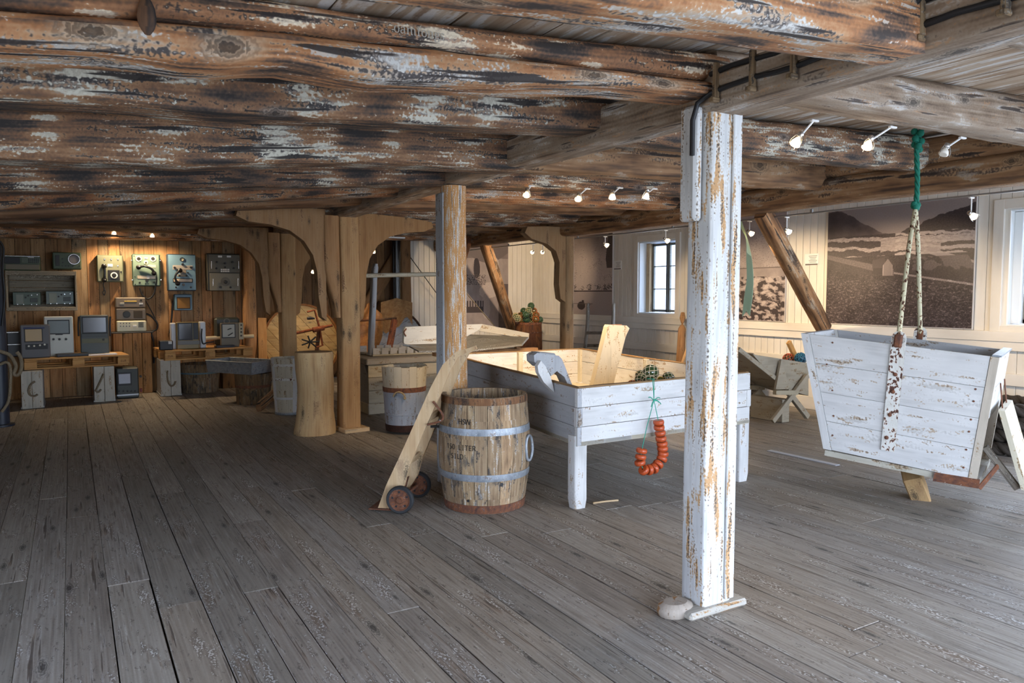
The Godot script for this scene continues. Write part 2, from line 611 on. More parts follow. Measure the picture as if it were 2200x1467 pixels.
func make_materials() -> void:
	var K := [0.0, 0.0, 0.0, 0.0]
	var specs := {
		# logs with old paint: orange pine, tar stains, remains of limewash
		"log_orange": {"knots": 7, "w": 1024, "h": 512, "seed": 10, "size": Vector2(1.7, 0.85), "sx1": 9.0, "fr4": 0.07, "sx4": 6.0, "ramp": [c8(60, 50, 44), c8(116, 88, 68), c8(170, 116, 74), c8(188, 144, 104), c8(194, 172, 146), c8(182, 176, 172)], "mix": [0.2, 0.3, 0.4, 0.1], "contrast": 2.4, "layers": [
			[[0.2, 0.3, 0.4, 0.1, 0.0], 0.56, 0.66, c8(178, 168, 158), 0.7, 20.0],
			[[0.15, 0.4, 0.2, 0.25, 0.0], 0.57, 0.64, c8(58, 53, 52), 0.85, -30.0],
			[[0.15, 0.2, 0.1, 0.2, 0.35], 0.575, 0.615, c8(204, 200, 192), 0.75, 50.0],
			[[0.0, 0.0, 0.3, 0.45, 0.25], 0.65, 0.69, c8(214, 212, 206), 0.8, 50.0],
			[[0.5, 0.5, 0.0, 0.0, 0.0], 0.68, 0.72, c8(42, 34, 30), 0.85, -80.0]]},
		"log_dark": {"knots": 7, "w": 1024, "h": 512, "seed": 30, "size": Vector2(1.7, 0.85), "sx1": 9.0, "fr4": 0.1, "sx4": 6.0, "ramp": [c8(42, 38, 36), c8(78, 64, 54), c8(118, 86, 62), c8(148, 112, 80), c8(146, 132, 120), c8(142, 138, 140)], "mix": [0.2, 0.3, 0.4, 0.1], "contrast": 2.4, "layers": [
			[[0.2, 0.3, 0.4, 0.1, 0.0], 0.58, 0.7, c8(146, 136, 130), 0.55, 10.0],
			[[0.15, 0.4, 0.2, 0.25, 0.0], 0.54, 0.62, c8(40, 37, 37), 0.85, -30.0],
			[[0.15, 0.15, 0.3, 0.15, 0.25], 0.56, 0.6, c8(194, 188, 170), 0.85, 50.0],
			[[0.0, 0.1, 0.3, 0.4, 0.2], 0.62, 0.66, c8(200, 196, 180), 0.8, 50.0],
			[[0.5, 0.5, 0.0, 0.0, 0.0], 0.67, 0.72, c8(32, 27, 25), 0.85, -80.0]]},
		"log_brown": {"knots": 9, "w": 1024, "h": 256, "seed": 50, "size": Vector2(2.0, 0.6), "fr4": 0.07, "sx4": 5.0, "ramp": [c8(76, 56, 42), c8(120, 88, 60), c8(148, 112, 78), c8(168, 136, 102), c8(182, 160, 134)], "mix": [0.3, 0.4, 0.3, 0.0], "contrast": 1.9, "layers": [
			[[0.1, 0.5, 0.2, 0.2, 0.0], 0.58, 0.68, c8(62, 48, 40), 0.8, -20.0],
			[[0.1, 0.1, 0.3, 0.1, 0.4], 0.6, 0.68, c8(178, 168, 154), 0.6, 20.0],
			[[0.5, 0.5, 0.0, 0.0, 0.0], 0.7, 0.75, c8(42, 32, 26), 0.8, -60.0]]},
		"girder": {"knots": 5, "w": 1024, "h": 512, "seed": 70, "size": Vector2(1.6, 0.8), "sx1": 9.0, "fr4": 0.08, "sx4": 6.0, "ramp": [c8(96, 78, 62), c8(136, 116, 96), c8(162, 146, 128), c8(188, 180, 168)], "mix": [0.25, 0.35, 0.3, 0.1], "contrast": 2.0, "layers": [
			[[0.15, 0.4, 0.2, 0.25, 0.0], 0.57, 0.66, c8(84, 70, 60), 0.7, -20.0],
			[[0.15, 0.2, 0.3, 0.1, 0.25], 0.56, 0.63, c8(206, 204, 200), 0.65, 30.0],
			[[0.2, 0.1, 0.0, 0.3, 0.4], 0.62, 0.67, c8(164, 120, 80), 0.6, 0.0],
			[[0.5, 0.5, 0.0, 0.0, 0.0], 0.68, 0.73, c8(54, 44, 38), 0.8, -80.0]]},
		"ceiling": {"w": 1024, "h": 512, "seed": 90, "size": Vector2(2.0, 1.0), "fr4": 0.05, "sx4": 6.0, "ramp": [c8(136, 108, 82), c8(172, 148, 122), c8(192, 178, 160), c8(208, 204, 198)], "mix": [0.2, 0.45, 0.35, 0.0], "contrast": 1.8, "layers": [
			[[0.1, 0.5, 0.3, 0.1, 0.0], 0.6, 0.7, c8(122, 92, 66), 0.7, -10.0],
			[[0.1, 0.3, 0.0, 0.1, 0.5], 0.53, 0.6, c8(216, 216, 214), 0.75, 20.0]]},
		"floor": {"knots": 6, "w": 1024, "h": 1024, "seed": 110, "size": Vector2(2.0, 1.0), "sx1": 10.0, "fr4": 0.06, "sx4": 2.0, "ramp": [c8(102, 95, 87), c8(134, 127, 118), c8(154, 148, 139), c8(172, 167, 160)], "mix": [0.35, 0.25, 0.3, 0.1], "contrast": 1.5, "layers": [
			[[0.0, 0.1, 0.5, 0.1, 0.3], 0.56, 0.66, c8(96, 87, 78), 0.6, 0.0],
			[[0.3, 0.5, 0.2, 0.0, 0.0], 0.61, 0.69, c8(104, 86, 70), 0.55, -20.0],
			[[0.1, 0.1, 0.1, 0.2, 0.5], 0.6, 0.65, c8(78, 71, 66), 0.6, -10.0],
			[[0.4, 0.3, 0.0, 0.0, 0.3], 0.62, 0.68, c8(186, 183, 178), 0.6, 10.0],
			[[0.0, 0.0, 0.4, 0.4, 0.2], 0.66, 0.69, c8(212, 212, 210), 0.8, 10.0],
			[[0.55, 0.45, 0.0, 0.0, 0.0], 0.7, 0.74, c8(66, 58, 52), 0.7, -60.0]]},
		"white_post": {"w": 1024, "h": 512, "seed": 130, "size": Vector2(1.3, 0.65), "sx1": 10.0, "fr4": 0.08, "sx4": 8.0, "ramp": [c8(168, 168, 167), c8(194, 194, 192), c8(209, 209, 207), c8(219, 219, 217)], "mix": [0.3, 0.3, 0.4, 0.0], "contrast": 1.9, "layers": [
			[[0.3, 0.3, 0.2, 0.2, 0.0], 0.56, 0.63, c8(170, 160, 146), 0.6, -20.0],
			[[0.1, 0.35, 0.2, 0.1, 0.25], 0.57, 0.61, c8(186, 138, 84), 0.85, -60.0],
			[[0.2, 0.1, 0.0, 0.3, 0.4], 0.62, 0.66, c8(120, 104, 88), 0.8, -60.0],
			[[0.4, 0.3, 0.0, 0.3, 0.0], 0.68, 0.72, c8(74, 64, 56), 0.85, -60.0]]},
		"ochre_post": {"w": 512, "h": 512, "seed": 150, "size": Vector2(1.0, 0.6), "sx1": 9.0, "fr4": 0.09, "sx4": 6.0, "ramp": [c8(168, 116, 66), c8(188, 136, 80), c8(198, 150, 96), c8(206, 166, 118)], "mix": [0.3, 0.3, 0.4, 0.0], "contrast": 1.7, "layers": [
			[[0.2, 0.3, 0.2, 0.1, 0.2], 0.53, 0.57, c8(204, 202, 198), 0.85, 60.0],
			[[0.1, 0.1, 0.0, 0.4, 0.4], 0.58, 0.62, c8(212, 210, 206), 0.85, 60.0],
			[[0.3, 0.5, 0.0, 0.2, 0.0], 0.66, 0.7, c8(90, 72, 58), 0.8, -50.0]]},
		"white_board": {"w": 1024, "h": 512, "seed": 170, "size": Vector2(1.6, 0.8), "fr4": 0.06, "sx4": 3.0, "ramp": [c8(182, 181, 178), c8(198, 197, 194), c8(207, 206, 203), c8(214, 213, 210)], "mix": [0.2, 0.3, 0.5, 0.0], "contrast": 1.7, "layers": [
			[[0.1, 0.4, 0.2, 0.2, 0.1], 0.57, 0.68, c8(170, 168, 163), 0.6, 0.0],
			[[0.1, 0.2, 0.1, 0.2, 0.4], 0.62, 0.65, c8(166, 142, 114), 0.7, -40.0],
			[[0.2, 0.1, 0.1, 0.3, 0.3], 0.68, 0.71, c8(110, 94, 80), 0.8, -50.0]]},
		"wall_wood": {"w": 512, "h": 256, "seed": 190, "size": Vector2(1.6, 0.6), "knots": 5, "ramp": [c8(118, 90, 60), c8(156, 120, 80), c8(176, 140, 98), c8(190, 160, 122)], "mix": [0.35, 0.35, 0.3, 0.0], "contrast": 1.5, "layers": [
			[[0.1, 0.4, 0.4, 0.1, 0.0], 0.6, 0.74, c8(100, 78, 58), 0.65, -10.0],
			[[0.0, 0.0, 0.3, 0.5, 0.2], 0.68, 0.73, c8(70, 54, 42), 0.8, -30.0]]},
		"pine": {"w": 512, "h": 256, "seed": 210, "size": Vector2(1.6, 0.6), "knots": 5, "ramp": [c8(164, 134, 100), c8(188, 160, 122), c8(200, 176, 140), c8(210, 190, 158)], "mix": [0.3, 0.3, 0.4, 0.0], "contrast": 1.5, "layers": [
			[[0.1, 0.3, 0.5, 0.1, 0.0], 0.59, 0.72, c8(150, 122, 94), 0.6, -10.0],
			[[0.2, 0.2, 0.1, 0.3, 0.2], 0.66, 0.7, c8(110, 88, 68), 0.7, -30.0]]},
		"barrel": {"w": 512, "h": 512, "seed": 230, "size": Vector2(0.9, 0.9), "fr4": 0.05, "sx4": 2.0, "ramp": [c8(96, 78, 58), c8(138, 114, 86), c8(160, 138, 108), c8(176, 160, 134)], "mix": [0.3, 0.35, 0.3, 0.05], "contrast": 1.8, "layers": [
			[[0.0, 0.3, 0.5, 0.1, 0.1], 0.55, 0.66, c8(82, 72, 62), 0.75, 0.0],
			[[0.2, 0.4, 0.0, 0.2, 0.2], 0.61, 0.66, c8(190, 190, 190), 0.65, 20.0],
			[[0.0, 0.1, 0.3, 0.2, 0.4], 0.62, 0.67, c8(60, 55, 52), 0.8, 0.0]]},
		"galvanised": {"w": 256, "h": 256, "seed": 250, "size": Vector2(0.6, 0.6), "sx1": 2.0, "sx2": 1.0, "sx4": 1.0, "ramp": [c8(112, 118, 124), c8(140, 146, 152), c8(160, 166, 171), c8(186, 191, 195)], "mix": [0.1, 0.3, 0.4, 0.2], "layers": [
			[[0.0, 0.2, 0.4, 0.0, 0.4], 0.62, 0.68, c8(104, 84, 70), 0.5, -10.0],
			[[0.0, 0.0, 0.2, 0.2, 0.6], 0.68, 0.72, c8(214, 216, 218), 0.8, 10.0]]},
		"rust": {"w": 256, "h": 256, "seed": 270, "size": Vector2(0.5, 0.5), "sx1": 2.0, "sx2": 1.0, "sx4": 1.0, "ramp": [c8(62, 44, 42), c8(96, 62, 46), c8(124, 76, 48), c8(146, 98, 64)], "mix": [0.1, 0.3, 0.4, 0.2], "layers": [
			[[0.0, 0.2, 0.4, 0.1, 0.3], 0.62, 0.68, c8(84, 70, 74), 0.7, 0.0],
			[[0.0, 0.0, 0.2, 0.2, 0.6], 0.72, 0.76, c8(196, 190, 182), 0.8, 20.0]]},
		"rusty_white": {"w": 512, "h": 256, "seed": 290, "size": Vector2(0.8, 0.4), "sx1": 2.0, "sx2": 1.2, "sx4": 1.4, "fr4": 0.06, "ramp": [c8(196, 194, 184), c8(210, 208, 200), c8(216, 215, 208), c8(222, 221, 216)], "mix": [0.1, 0.3, 0.4, 0.2], "layers": [
			[[0.0, 0.1, 0.3, 0.1, 0.5], 0.54, 0.6, c8(150, 96, 58), 0.7, -10.0],
			[[0.0, 0.1, 0.3, 0.1, 0.5], 0.58, 0.61, c8(74, 42, 32), 0.95, -60.0]]},
		"aged_wall": {"w": 512, "h": 256, "seed": 310, "size": Vector2(2.0, 1.0), "ramp": [c8(216, 211, 200), c8(222, 218, 208), c8(226, 222, 213), c8(230, 227, 219)], "mix": [0.1, 0.3, 0.6, 0.0], "layers": []},
		"canvas": {"w": 256, "h": 256, "seed": 330, "size": Vector2(0.5, 0.5), "sx1": 1.5, "sx2": 1.0, "sx4": 1.0, "ramp": [c8(134, 98, 58), c8(158, 118, 74), c8(172, 134, 88), c8(184, 150, 106)], "mix": [0.0, 0.3, 0.5, 0.2], "layers": []},
		"rope": {"w": 256, "h": 256, "seed": 350, "size": Vector2(0.3, 0.15), "sx1": 1.5, "sx2": 1.0, "sx4": 1.0, "ramp": [c8(82, 70, 54), c8(112, 98, 76), c8(134, 120, 96), c8(156, 142, 118)], "mix": [0.1, 0.4, 0.2, 0.3], "layers": []},
	}
	var names := specs.keys()
	var made := []
	made.resize(names.size())
	var job := func(i: int) -> void: made[i] = compose(specs[names[i]])
	var id := WorkerThreadPool.add_group_task(job, names.size())
	WorkerThreadPool.wait_for_group_task_completion(id)
	for i in names.size():
		var s: Dictionary = specs[names[i]]
		var m := StandardMaterial3D.new()
		m.resource_name = names[i]
		m.albedo_texture = ImageTexture.create_from_image(made[i][0])
		m.heightmap_enabled = true
		m.heightmap_texture = ImageTexture.create_from_image(made[i][1])
		m.heightmap_scale = 0.25
		m.uv1_scale = Vector3(1.0 / s.size.x, 1.0 / s.size.y, 1)
		m.roughness = 0.8
		M[names[i]] = m
	M.galvanised.metallic = 0.5
	M.galvanised.roughness = 0.5
	M.rust.roughness = 0.9
	M.floor.roughness = 0.62
	M.white_board.roughness = 0.65
	M.white_post.roughness = 0.7
	M.grey_and_shaded_board = tint(M.white_board, Color(0.82, 0.83, 0.85))  # grey painted wood; also carries the shade on the white tank's left side
	M.cream_board = tint(M.white_board, Color(0.96, 0.92, 0.82))
	M.sled_wood = tint(M.pine, Color(1.02, 1.0, 0.98))
	M.old_pine = tint(M.wall_wood, Color(1.08, 1.02, 0.98))
	M.grey_wood = tint(M.wall_wood, Color(0.92, 0.98, 1.06))
	M.brown_plank = tint(M.wall_wood, Color(0.72, 0.68, 0.64))
	M.lime_plank = tint(M.floor, Color(1.15, 1.1, 1.02))
	M.tub_wood = tint(M.barrel, Color(0.86, 0.84, 0.8))
	M.dark_rope = tint(M.rope, Color(0.42, 0.4, 0.4))
	M.black = plain(26, 26, 28, 0.5)
	M.black_gloss = plain(20, 20, 22, 0.25)
	M.dark_void = plain(30, 26, 23, 0.95)
	M.chrome = plain(200, 200, 200, 0.25, 0.9)
	M.steel = plain(150, 152, 155, 0.4, 0.7)
	M.white_paint = plain(228, 228, 226, 0.4)
	M.white_print = plain(235, 235, 232, 0.6)
	M.rubber = plain(38, 40, 42, 0.7)
	M.ink = plain(26, 24, 23, 0.9)
	M.chalk = plain(176, 170, 158, 0.95)
	M.teal_cord = plain(38, 150, 122, 0.7)
	M.teal_rope = plain(14, 112, 92, 0.8)
	M.orange_float = plain(176, 74, 34, 0.35)
	var glass := StandardMaterial3D.new()
	glass.albedo_color = Color(0.92, 0.96, 0.96, 0.1)
	glass.transparency = BaseMaterial3D.TRANSPARENCY_ALPHA
	glass.roughness = 0.05
	M.glass = glass
	M.float_glass = plain(52, 72, 40, 0.12)
	M.float_glass.metallic_specular = 0.7


# ---------------------------------------------------------------- the room
const WALL_R := 8.0
const BACK := -12.67
const RADIO := -12.2
const LEFT := -2.2
const FRONT := 2.2
const RADIO_END := 2.3
const WHITE_FROM := 5.2
const CEIL := [[-2.2, 2.14], [-0.2, 2.28], [2.4, 2.51], [3.7, 2.60], [5.2, 2.67], [8.2, 2.80]]


func ceil_y(x: float, z := 0.0) -> float:
	return interp(CEIL, x) + maxf(0.0, -7.0 - z) * 0.028


# a thick wall made of boxes that leave rectangular openings [from, to, low, high] free
func shell_wall(called: String, axis: int, at: float, thick: float, a: float, b: float, top: float, holes: Array, m: Material) -> MeshInstance3D:
	var g := geo()
	var cuts := [a]
	for h in holes:
		cuts.append(h[0]); cuts.append(h[1])
	cuts.append(b)
	for i in cuts.size() - 1:
		var l: float = cuts[i]
		var r: float = cuts[i + 1]
		var spans := [[0.0, top]]
		for h in holes:
			if h[0] <= l + 0.001 and h[1] >= r - 0.001: spans = [[0.0, h[2]], [h[3], top]]
		for s in spans:
			if s[1] - s[0] < 0.01: continue
			var mid := (l + r) * 0.5
			var y: float = (s[0] + s[1]) * 0.5
			if axis == 0: g.box(Vector3(at + thick * 0.5, y, mid), Vector3(absf(thick), s[1] - s[0], r - l), Basis(), 0.0)
			else: g.box(Vector3(mid, y, at + thick * 0.5), Vector3(r - l, s[1] - s[0], absf(thick)), Basis(), 0.0)
	return struct(called, g, m)


# vertical boards as pieces on a wall face; out points into the room
func board_wall(parent: MeshInstance3D, axis: int, at: float, out: float, a: float, b: float, y0: float, y1: float, width: float, mats: Array, thick: float, holes: Array, called := "board", gap := 0.004, vary := 0.15, uneven := 0.003) -> void:
	var x := a
	while x < b - 0.02:
		var w := minf(width * rnd(1.0 - vary, 1.0 + vary), b - x)
		if b - x - w < width * 0.3: w = b - x
		var mid := x + w * 0.5
		var spans := [[y0, y1]]
		for h in holes:
			if mid > h[0] and mid < h[1]: spans = [[y0, h[2]], [h[3], y1]]
		for s in spans:
			if s[1] - s[0] < 0.02: continue
			var th := thick + rnd(0.0, uneven)
			var g := geo()
			var y: float = (s[0] + s[1]) * 0.5
			if axis == 0: g.box(Vector3(at + out * th * 0.5, y, mid), Vector3(th, s[1] - s[0], w - gap), Basis(), 0.002)
			else: g.box(Vector3(mid, y, at + out * th * 0.5), Vector3(w - gap, s[1] - s[0], th), Basis(), 0.002)
			part(called, g, mats[rng.randi() % mats.size()], parent)
		x += w


func build_shell() -> void:
	# floor: long boards laid along z on a dark sub-floor
	var sub := struct("floor", geo().box(Vector3(2.95, -0.06, -5.3), Vector3(10.7, 0.05, 15.6), Basis(), 0.0), M.dark_void)
	var tones := [M.floor, tint(M.floor, Color(0.95, 0.94, 0.93)), tint(M.floor, Color(1.0, 0.98, 0.95)), tint(M.floor, Color(0.9, 0.9, 0.89)), tint(M.floor, Color(1.03, 1.03, 1.02))]
	var x := LEFT
	while x < WALL_R:
		var w := rnd(0.16, 0.2) if x < 2.6 else rnd(0.17, 0.24)
		w = minf(w, WALL_R - x + 0.02)
		var z := FRONT + rnd(0.0, 2.0)
		while z > BACK:
			var l := rnd(2.6, 4.6)
			var z0 := minf(z, FRONT)
			var z1 := maxf(z - l, BACK)
			if z0 - z1 > 0.05:
				var up := rnd(-0.003, 0.0)
				var g := geo().box(Vector3(x + w * 0.5, up - 0.0175, (z0 + z1) * 0.5), Vector3(w - (rnd(0.0005, 0.0035) if rng.randf() < 0.75 else rnd(0.005, 0.01)), 0.035, z0 - z1 - 0.004), Basis(Vector3.UP, rnd(-0.0004, 0.0004)), 0.002)
				part("board", g, tones[rng.randi() % tones.size()], sub)
			z -= l
		x += w
	# ceiling: limewashed boards over the joists, following the slope of the floor above
	var roof := geo()
	for i in CEIL.size() - 1:
		var a: Array = CEIL[i]
		var b: Array = CEIL[i + 1]
		for zz in [[FRONT + 0.2, -7.0], [-7.0, BACK - 0.2]]:
			roof.slab(Vector3(a[0], ceil_y(a[0], zz[0]) + 0.04, zz[0]), Vector3(b[0], ceil_y(b[0], zz[0]) + 0.04, zz[0]), Vector3(b[0], ceil_y(b[0], zz[1]) + 0.04, zz[1]), Vector3(a[0], ceil_y(a[0], zz[1]) + 0.04, zz[1]), Vector3(0, 0.12, 0))
	var top := struct("ceiling", roof, M.dark_void)
	var ct := [M.ceiling, tint(M.ceiling, Color(0.94, 0.92, 0.9)), tint(M.ceiling, Color(0.86, 0.84, 0.82))]
	x = LEFT
	while x < WALL_R:
		var w := minf(rnd(0.17, 0.24), WALL_R - x + 0.02)
		var cuts := [FRONT, rnd(-2.0, -0.5), -7.0, BACK]
		for i in 3:
			var z0: float = cuts[i]
			var z1: float = cuts[i + 1]
			var e := Vector3(w - 0.006, 0, 0)
			var lift := Vector3(0, rnd(0.0, 0.006), 0)
			var p := Vector3(x, ceil_y(x, z0), z0 - 0.002) + lift
			var q := Vector3(x, ceil_y(x, z1), z1 + 0.002) + lift
			e.y = ceil_y(x + w, z0) - ceil_y(x, z0)
			part("board", geo().slab(p, p + e, q + e, q, Vector3(0, 0.025, 0)), ct[rng.randi() % ct.size()], top)
		x += w
	# outer walls
	var win := [[-9.42, -8.55, 1.13, 2.28], [-3.9, -2.85, 1.13, 2.28]]
	var door := [[-1.2, 1.2, 0.0, 2.2]]
	var wr := shell_wall("wall_right", 0, WALL_R, 0.3, BACK - 0.3, FRONT + 0.3, 2.95, win + door, M.aged_wall)
	board_wall(wr, 0, WALL_R, -1.0, BACK, FRONT, 0.0, 2.85, 0.105, [M.aged_wall], 0.016, win + door, "board", 0.005, 0.0, 0.0)
	var wb := shell_wall("wall_back", 2, BACK, -0.3, RADIO_END - 0.3, WALL_R, 2.95, [], M.dark_void)
	board_wall(wb, 2, BACK, 1.0, RADIO_END, WHITE_FROM, 0.0, 2.85, 0.15, [M.brown_plank, tint(M.wall_wood, Color(0.6, 0.56, 0.52)), tint(M.wall_wood, Color(0.8, 0.76, 0.7))], 0.02, [])
	board_wall(wb, 2, BACK, 1.0, WHITE_FROM, WALL_R - 0.02, 0.0, 2.85, 0.105, [M.aged_wall], 0.016, [], "board", 0.005, 0.0, 0.0)
	var wq := shell_wall("wall_radio", 2, RADIO, -0.35, LEFT - 0.3, RADIO_END, 2.75, [], M.dark_void)
	board_wall(wq, 2, RADIO, 1.0, LEFT, RADIO_END, 0.0, 2.6, 0.15, [M.wall_wood, M.old_pine, M.grey_wood, tint(M.wall_wood, Color(0.86, 0.82, 0.78)), tint(M.wall_wood, Color(0.95, 0.95, 0.95))], 0.02, [], "board", 0.005, 0.2, 0.008)
	shell_wall("wall_left", 0, LEFT, -0.3, BACK - 0.3, FRONT + 0.3, 2.75, [[-3.1, -0.1, 0.9, 2.0]], M.grey_wood)
	shell_wall("wall_front", 2, FRONT, 0.3, LEFT, WALL_R, 2.95, [[0.7, 6.7, 0.0, 2.25]], M.grey_wood)
	# dado rails and skirting on the white walls
	struct("trim_1", geo().box(Vector3(WALL_R - 0.045, 1.025, (BACK - 1.2) * 0.5), Vector3(0.06, 0.1, -1.2 - BACK - 0.04)).box(Vector3(WALL_R - 0.05, 0.93, (BACK - 1.2) * 0.5), Vector3(0.02, 0.09, -1.2 - BACK - 0.04)), M.aged_wall)
	struct("trim_2", geo().box(Vector3(WALL_R - 0.035, 0.6, (BACK - 1.2) * 0.5), Vector3(0.036, 0.12, -1.2 - BACK - 0.04)), M.aged_wall)
	struct("baseboard_right", geo().box(Vector3(WALL_R - 0.035, 0.08, (BACK - 1.2) * 0.5), Vector3(0.036, 0.16, -1.2 - BACK - 0.04)), M.aged_wall)
	struct("trim_3", geo().box(Vector3((WHITE_FROM + WALL_R) * 0.5, 0.6, BACK + 0.035), Vector3(WALL_R - WHITE_FROM - 0.1, 0.12, 0.036)), M.aged_wall)
	build_windows(win)
	# outside: pale quay and a house across it, seen blown out through the panes
	struct("ground", geo().box(Vector3(24, -0.6, -4), Vector3(30, 0.2, 50), Basis(), 0.0), plain(150, 150, 148, 0.9))
	struct("forecourt", geo().box(Vector3(3, -0.15, 10), Vector3(24, 0.2, 15), Basis(), 0.0), plain(150, 150, 148, 0.9))
	var house := thing("house", "pale house with a grey roof outside the window", "house", Vector3(25, -0.5, -22))
	part("wall", geo().box(Vector3(25, 1.5, -22), Vector3(8, 4, 14)), plain(220, 222, 226, 0.8), house)
	part("roof", geo().ext(poly([-4.4, 0, 4.4, 0, 0, 2.6]), -7.4, 7.4, Transform3D(Basis(), Vector3(25, 3.5, -22))), plain(150, 160, 172, 0.8), house)


func build_windows(win: Array) -> void:
	var frame := plain(222, 224, 222, 0.5)
	var bare: Material = M.pine
	for i in win.size():
		var w: Array = win[i]
		var zc: float = (w[0] + w[1]) * 0.5
		var yc: float = (w[2] + w[3]) * 0.5
		var zl: float = w[1] - w[0]
		var yl: float = w[3] - w[2]
		var root := Node3D.new()
		root.name = "window_%d" % (i + 1)
		root.set_meta("kind", "structure")
		add_child(root)
		root.position = Vector3(WALL_R, w[2], zc)
		var X := WALL_R + 0.2
		# casing proud of the wall and the lining of the reveal
		var cs := geo()
		for s in [-1.0, 1.0]:
			cs.box(Vector3(WALL_R - 0.03, yc, zc + s * (zl * 0.5 + 0.05)), Vector3(0.03, yl + 0.2, 0.1))
			cs.box(Vector3(WALL_R - 0.03, yc + s * (yl * 0.5 + 0.05), zc), Vector3(0.03, 0.1, zl))
		part("window_frame", cs, M.aged_wall, root)
		part("window_sill", geo().box(Vector3(WALL_R + 0.11, w[2] + 0.008, zc), Vector3(0.25, 0.016, zl)), frame, root)
		part("window_lining", geo().box(Vector3(WALL_R + 0.11, yc, w[0] + 0.008), Vector3(0.25, yl, 0.016)).box(Vector3(WALL_R + 0.11, yc, w[1] - 0.008), Vector3(0.25, yl, 0.016)).box(Vector3(WALL_R + 0.11, w[3] - 0.008, zc), Vector3(0.25, 0.016, zl)), frame, root)
		part("window_jamb", geo().box(Vector3(X - 0.04, yc, w[0] + 0.055), Vector3(0.07, yl - 0.04, 0.08)), bare if i == 0 else frame, root)
		# sashes: two casements of three panes
		for s in 2:
			var a: float = w[0] + 0.1 + s * (zl - 0.12) * 0.5
			var b: float = a + (zl - 0.12) * 0.5 - 0.012
			var g := geo()
			for z: float in [a + 0.018, b - 0.018]: g.box(Vector3(X, yc, z), Vector3(0.045, yl - 0.04, 0.036))
			for y: float in [w[2] + 0.045, w[3] - 0.045]: g.box(Vector3(X, y, (a + b) * 0.5), Vector3(0.045, 0.04, b - a))
			for k: int in [1, 2]: g.box(Vector3(X, w[2] + 0.03 + (yl - 0.06) * k / 3.0, (a + b) * 0.5), Vector3(0.03, 0.016, b - a))
			var sash := part("sash", g, tint(M.lime_plank, Color(0.8, 0.84, 0.82)), root)
			for k in 3:
				part("pane", geo().box(Vector3(X, w[2] + 0.03 + (yl - 0.06) * (k + 0.5) / 3.0, (a + b) * 0.5), Vector3(0.003, (yl - 0.06) / 3.0 - 0.02, b - a - 0.07), Basis(), 0.0), M.glass, sash)


# ---------------------------------------------------------------- posts, girders, joists
# a joist whose near face stands at z, traced along its top and bottom edges [pixel x, pixel y]
func traced_joist(z: float, top: Array, bot: Array, x0: float, x1: float, depth: float, m: Material, q: float, called: String, label: String, group: String, drop := 0.0) -> MeshInstance3D:
	var t := []
	var b := []
	for p in top:
		var w := onz(p[0], p[1], z)
		t.append([w.x, w.y])
	for p in bot:
		var w := onz(p[0], p[1], z)
		b.append([w.x, w.y])
	return joist(z, t, b, x0, x1, depth, m, q, called, label, group)


func joist_geo(z: float, t: Array, b: Array, x0: float, x1: float, depth: float, q: float) -> Geo:
	var secs := []
	var n := maxi(8, int((x1 - x0) / 0.1))
	for i in n + 1:
		var x := lerpf(x0, x1, float(i) / n)
		var ty := minf(interp(t, x), ceil_y(x, z) + 0.01)
		var by := interp(b, x)
		by = minf(by, ty - 0.06)
		var e := 0.93 if i == 0 or i == n else 1.0
		secs.append([Vector3(x, (ty + by) * 0.5, z - depth * 0.5), depth * 0.5, (ty - by) * 0.5 * e])
	return geo().timber(secs, Vector3(0, 0, 1), Vector3.UP, q, 0.09, nz, 20)


func joist(z: float, t: Array, b: Array, x0: float, x1: float, depth: float, m: Material, q: float, called: String, label: String, group: String) -> MeshInstance3D:
	return solo(called, joist_geo(z, t, b, x0, x1, depth, q), m, label, "beam", group)


func trace(px: Array, z: float) -> Array:
	var out := []
	for p in px:
		var w := onz(p[0], p[1], z)
		out.append([w.x, w.y])
	return out


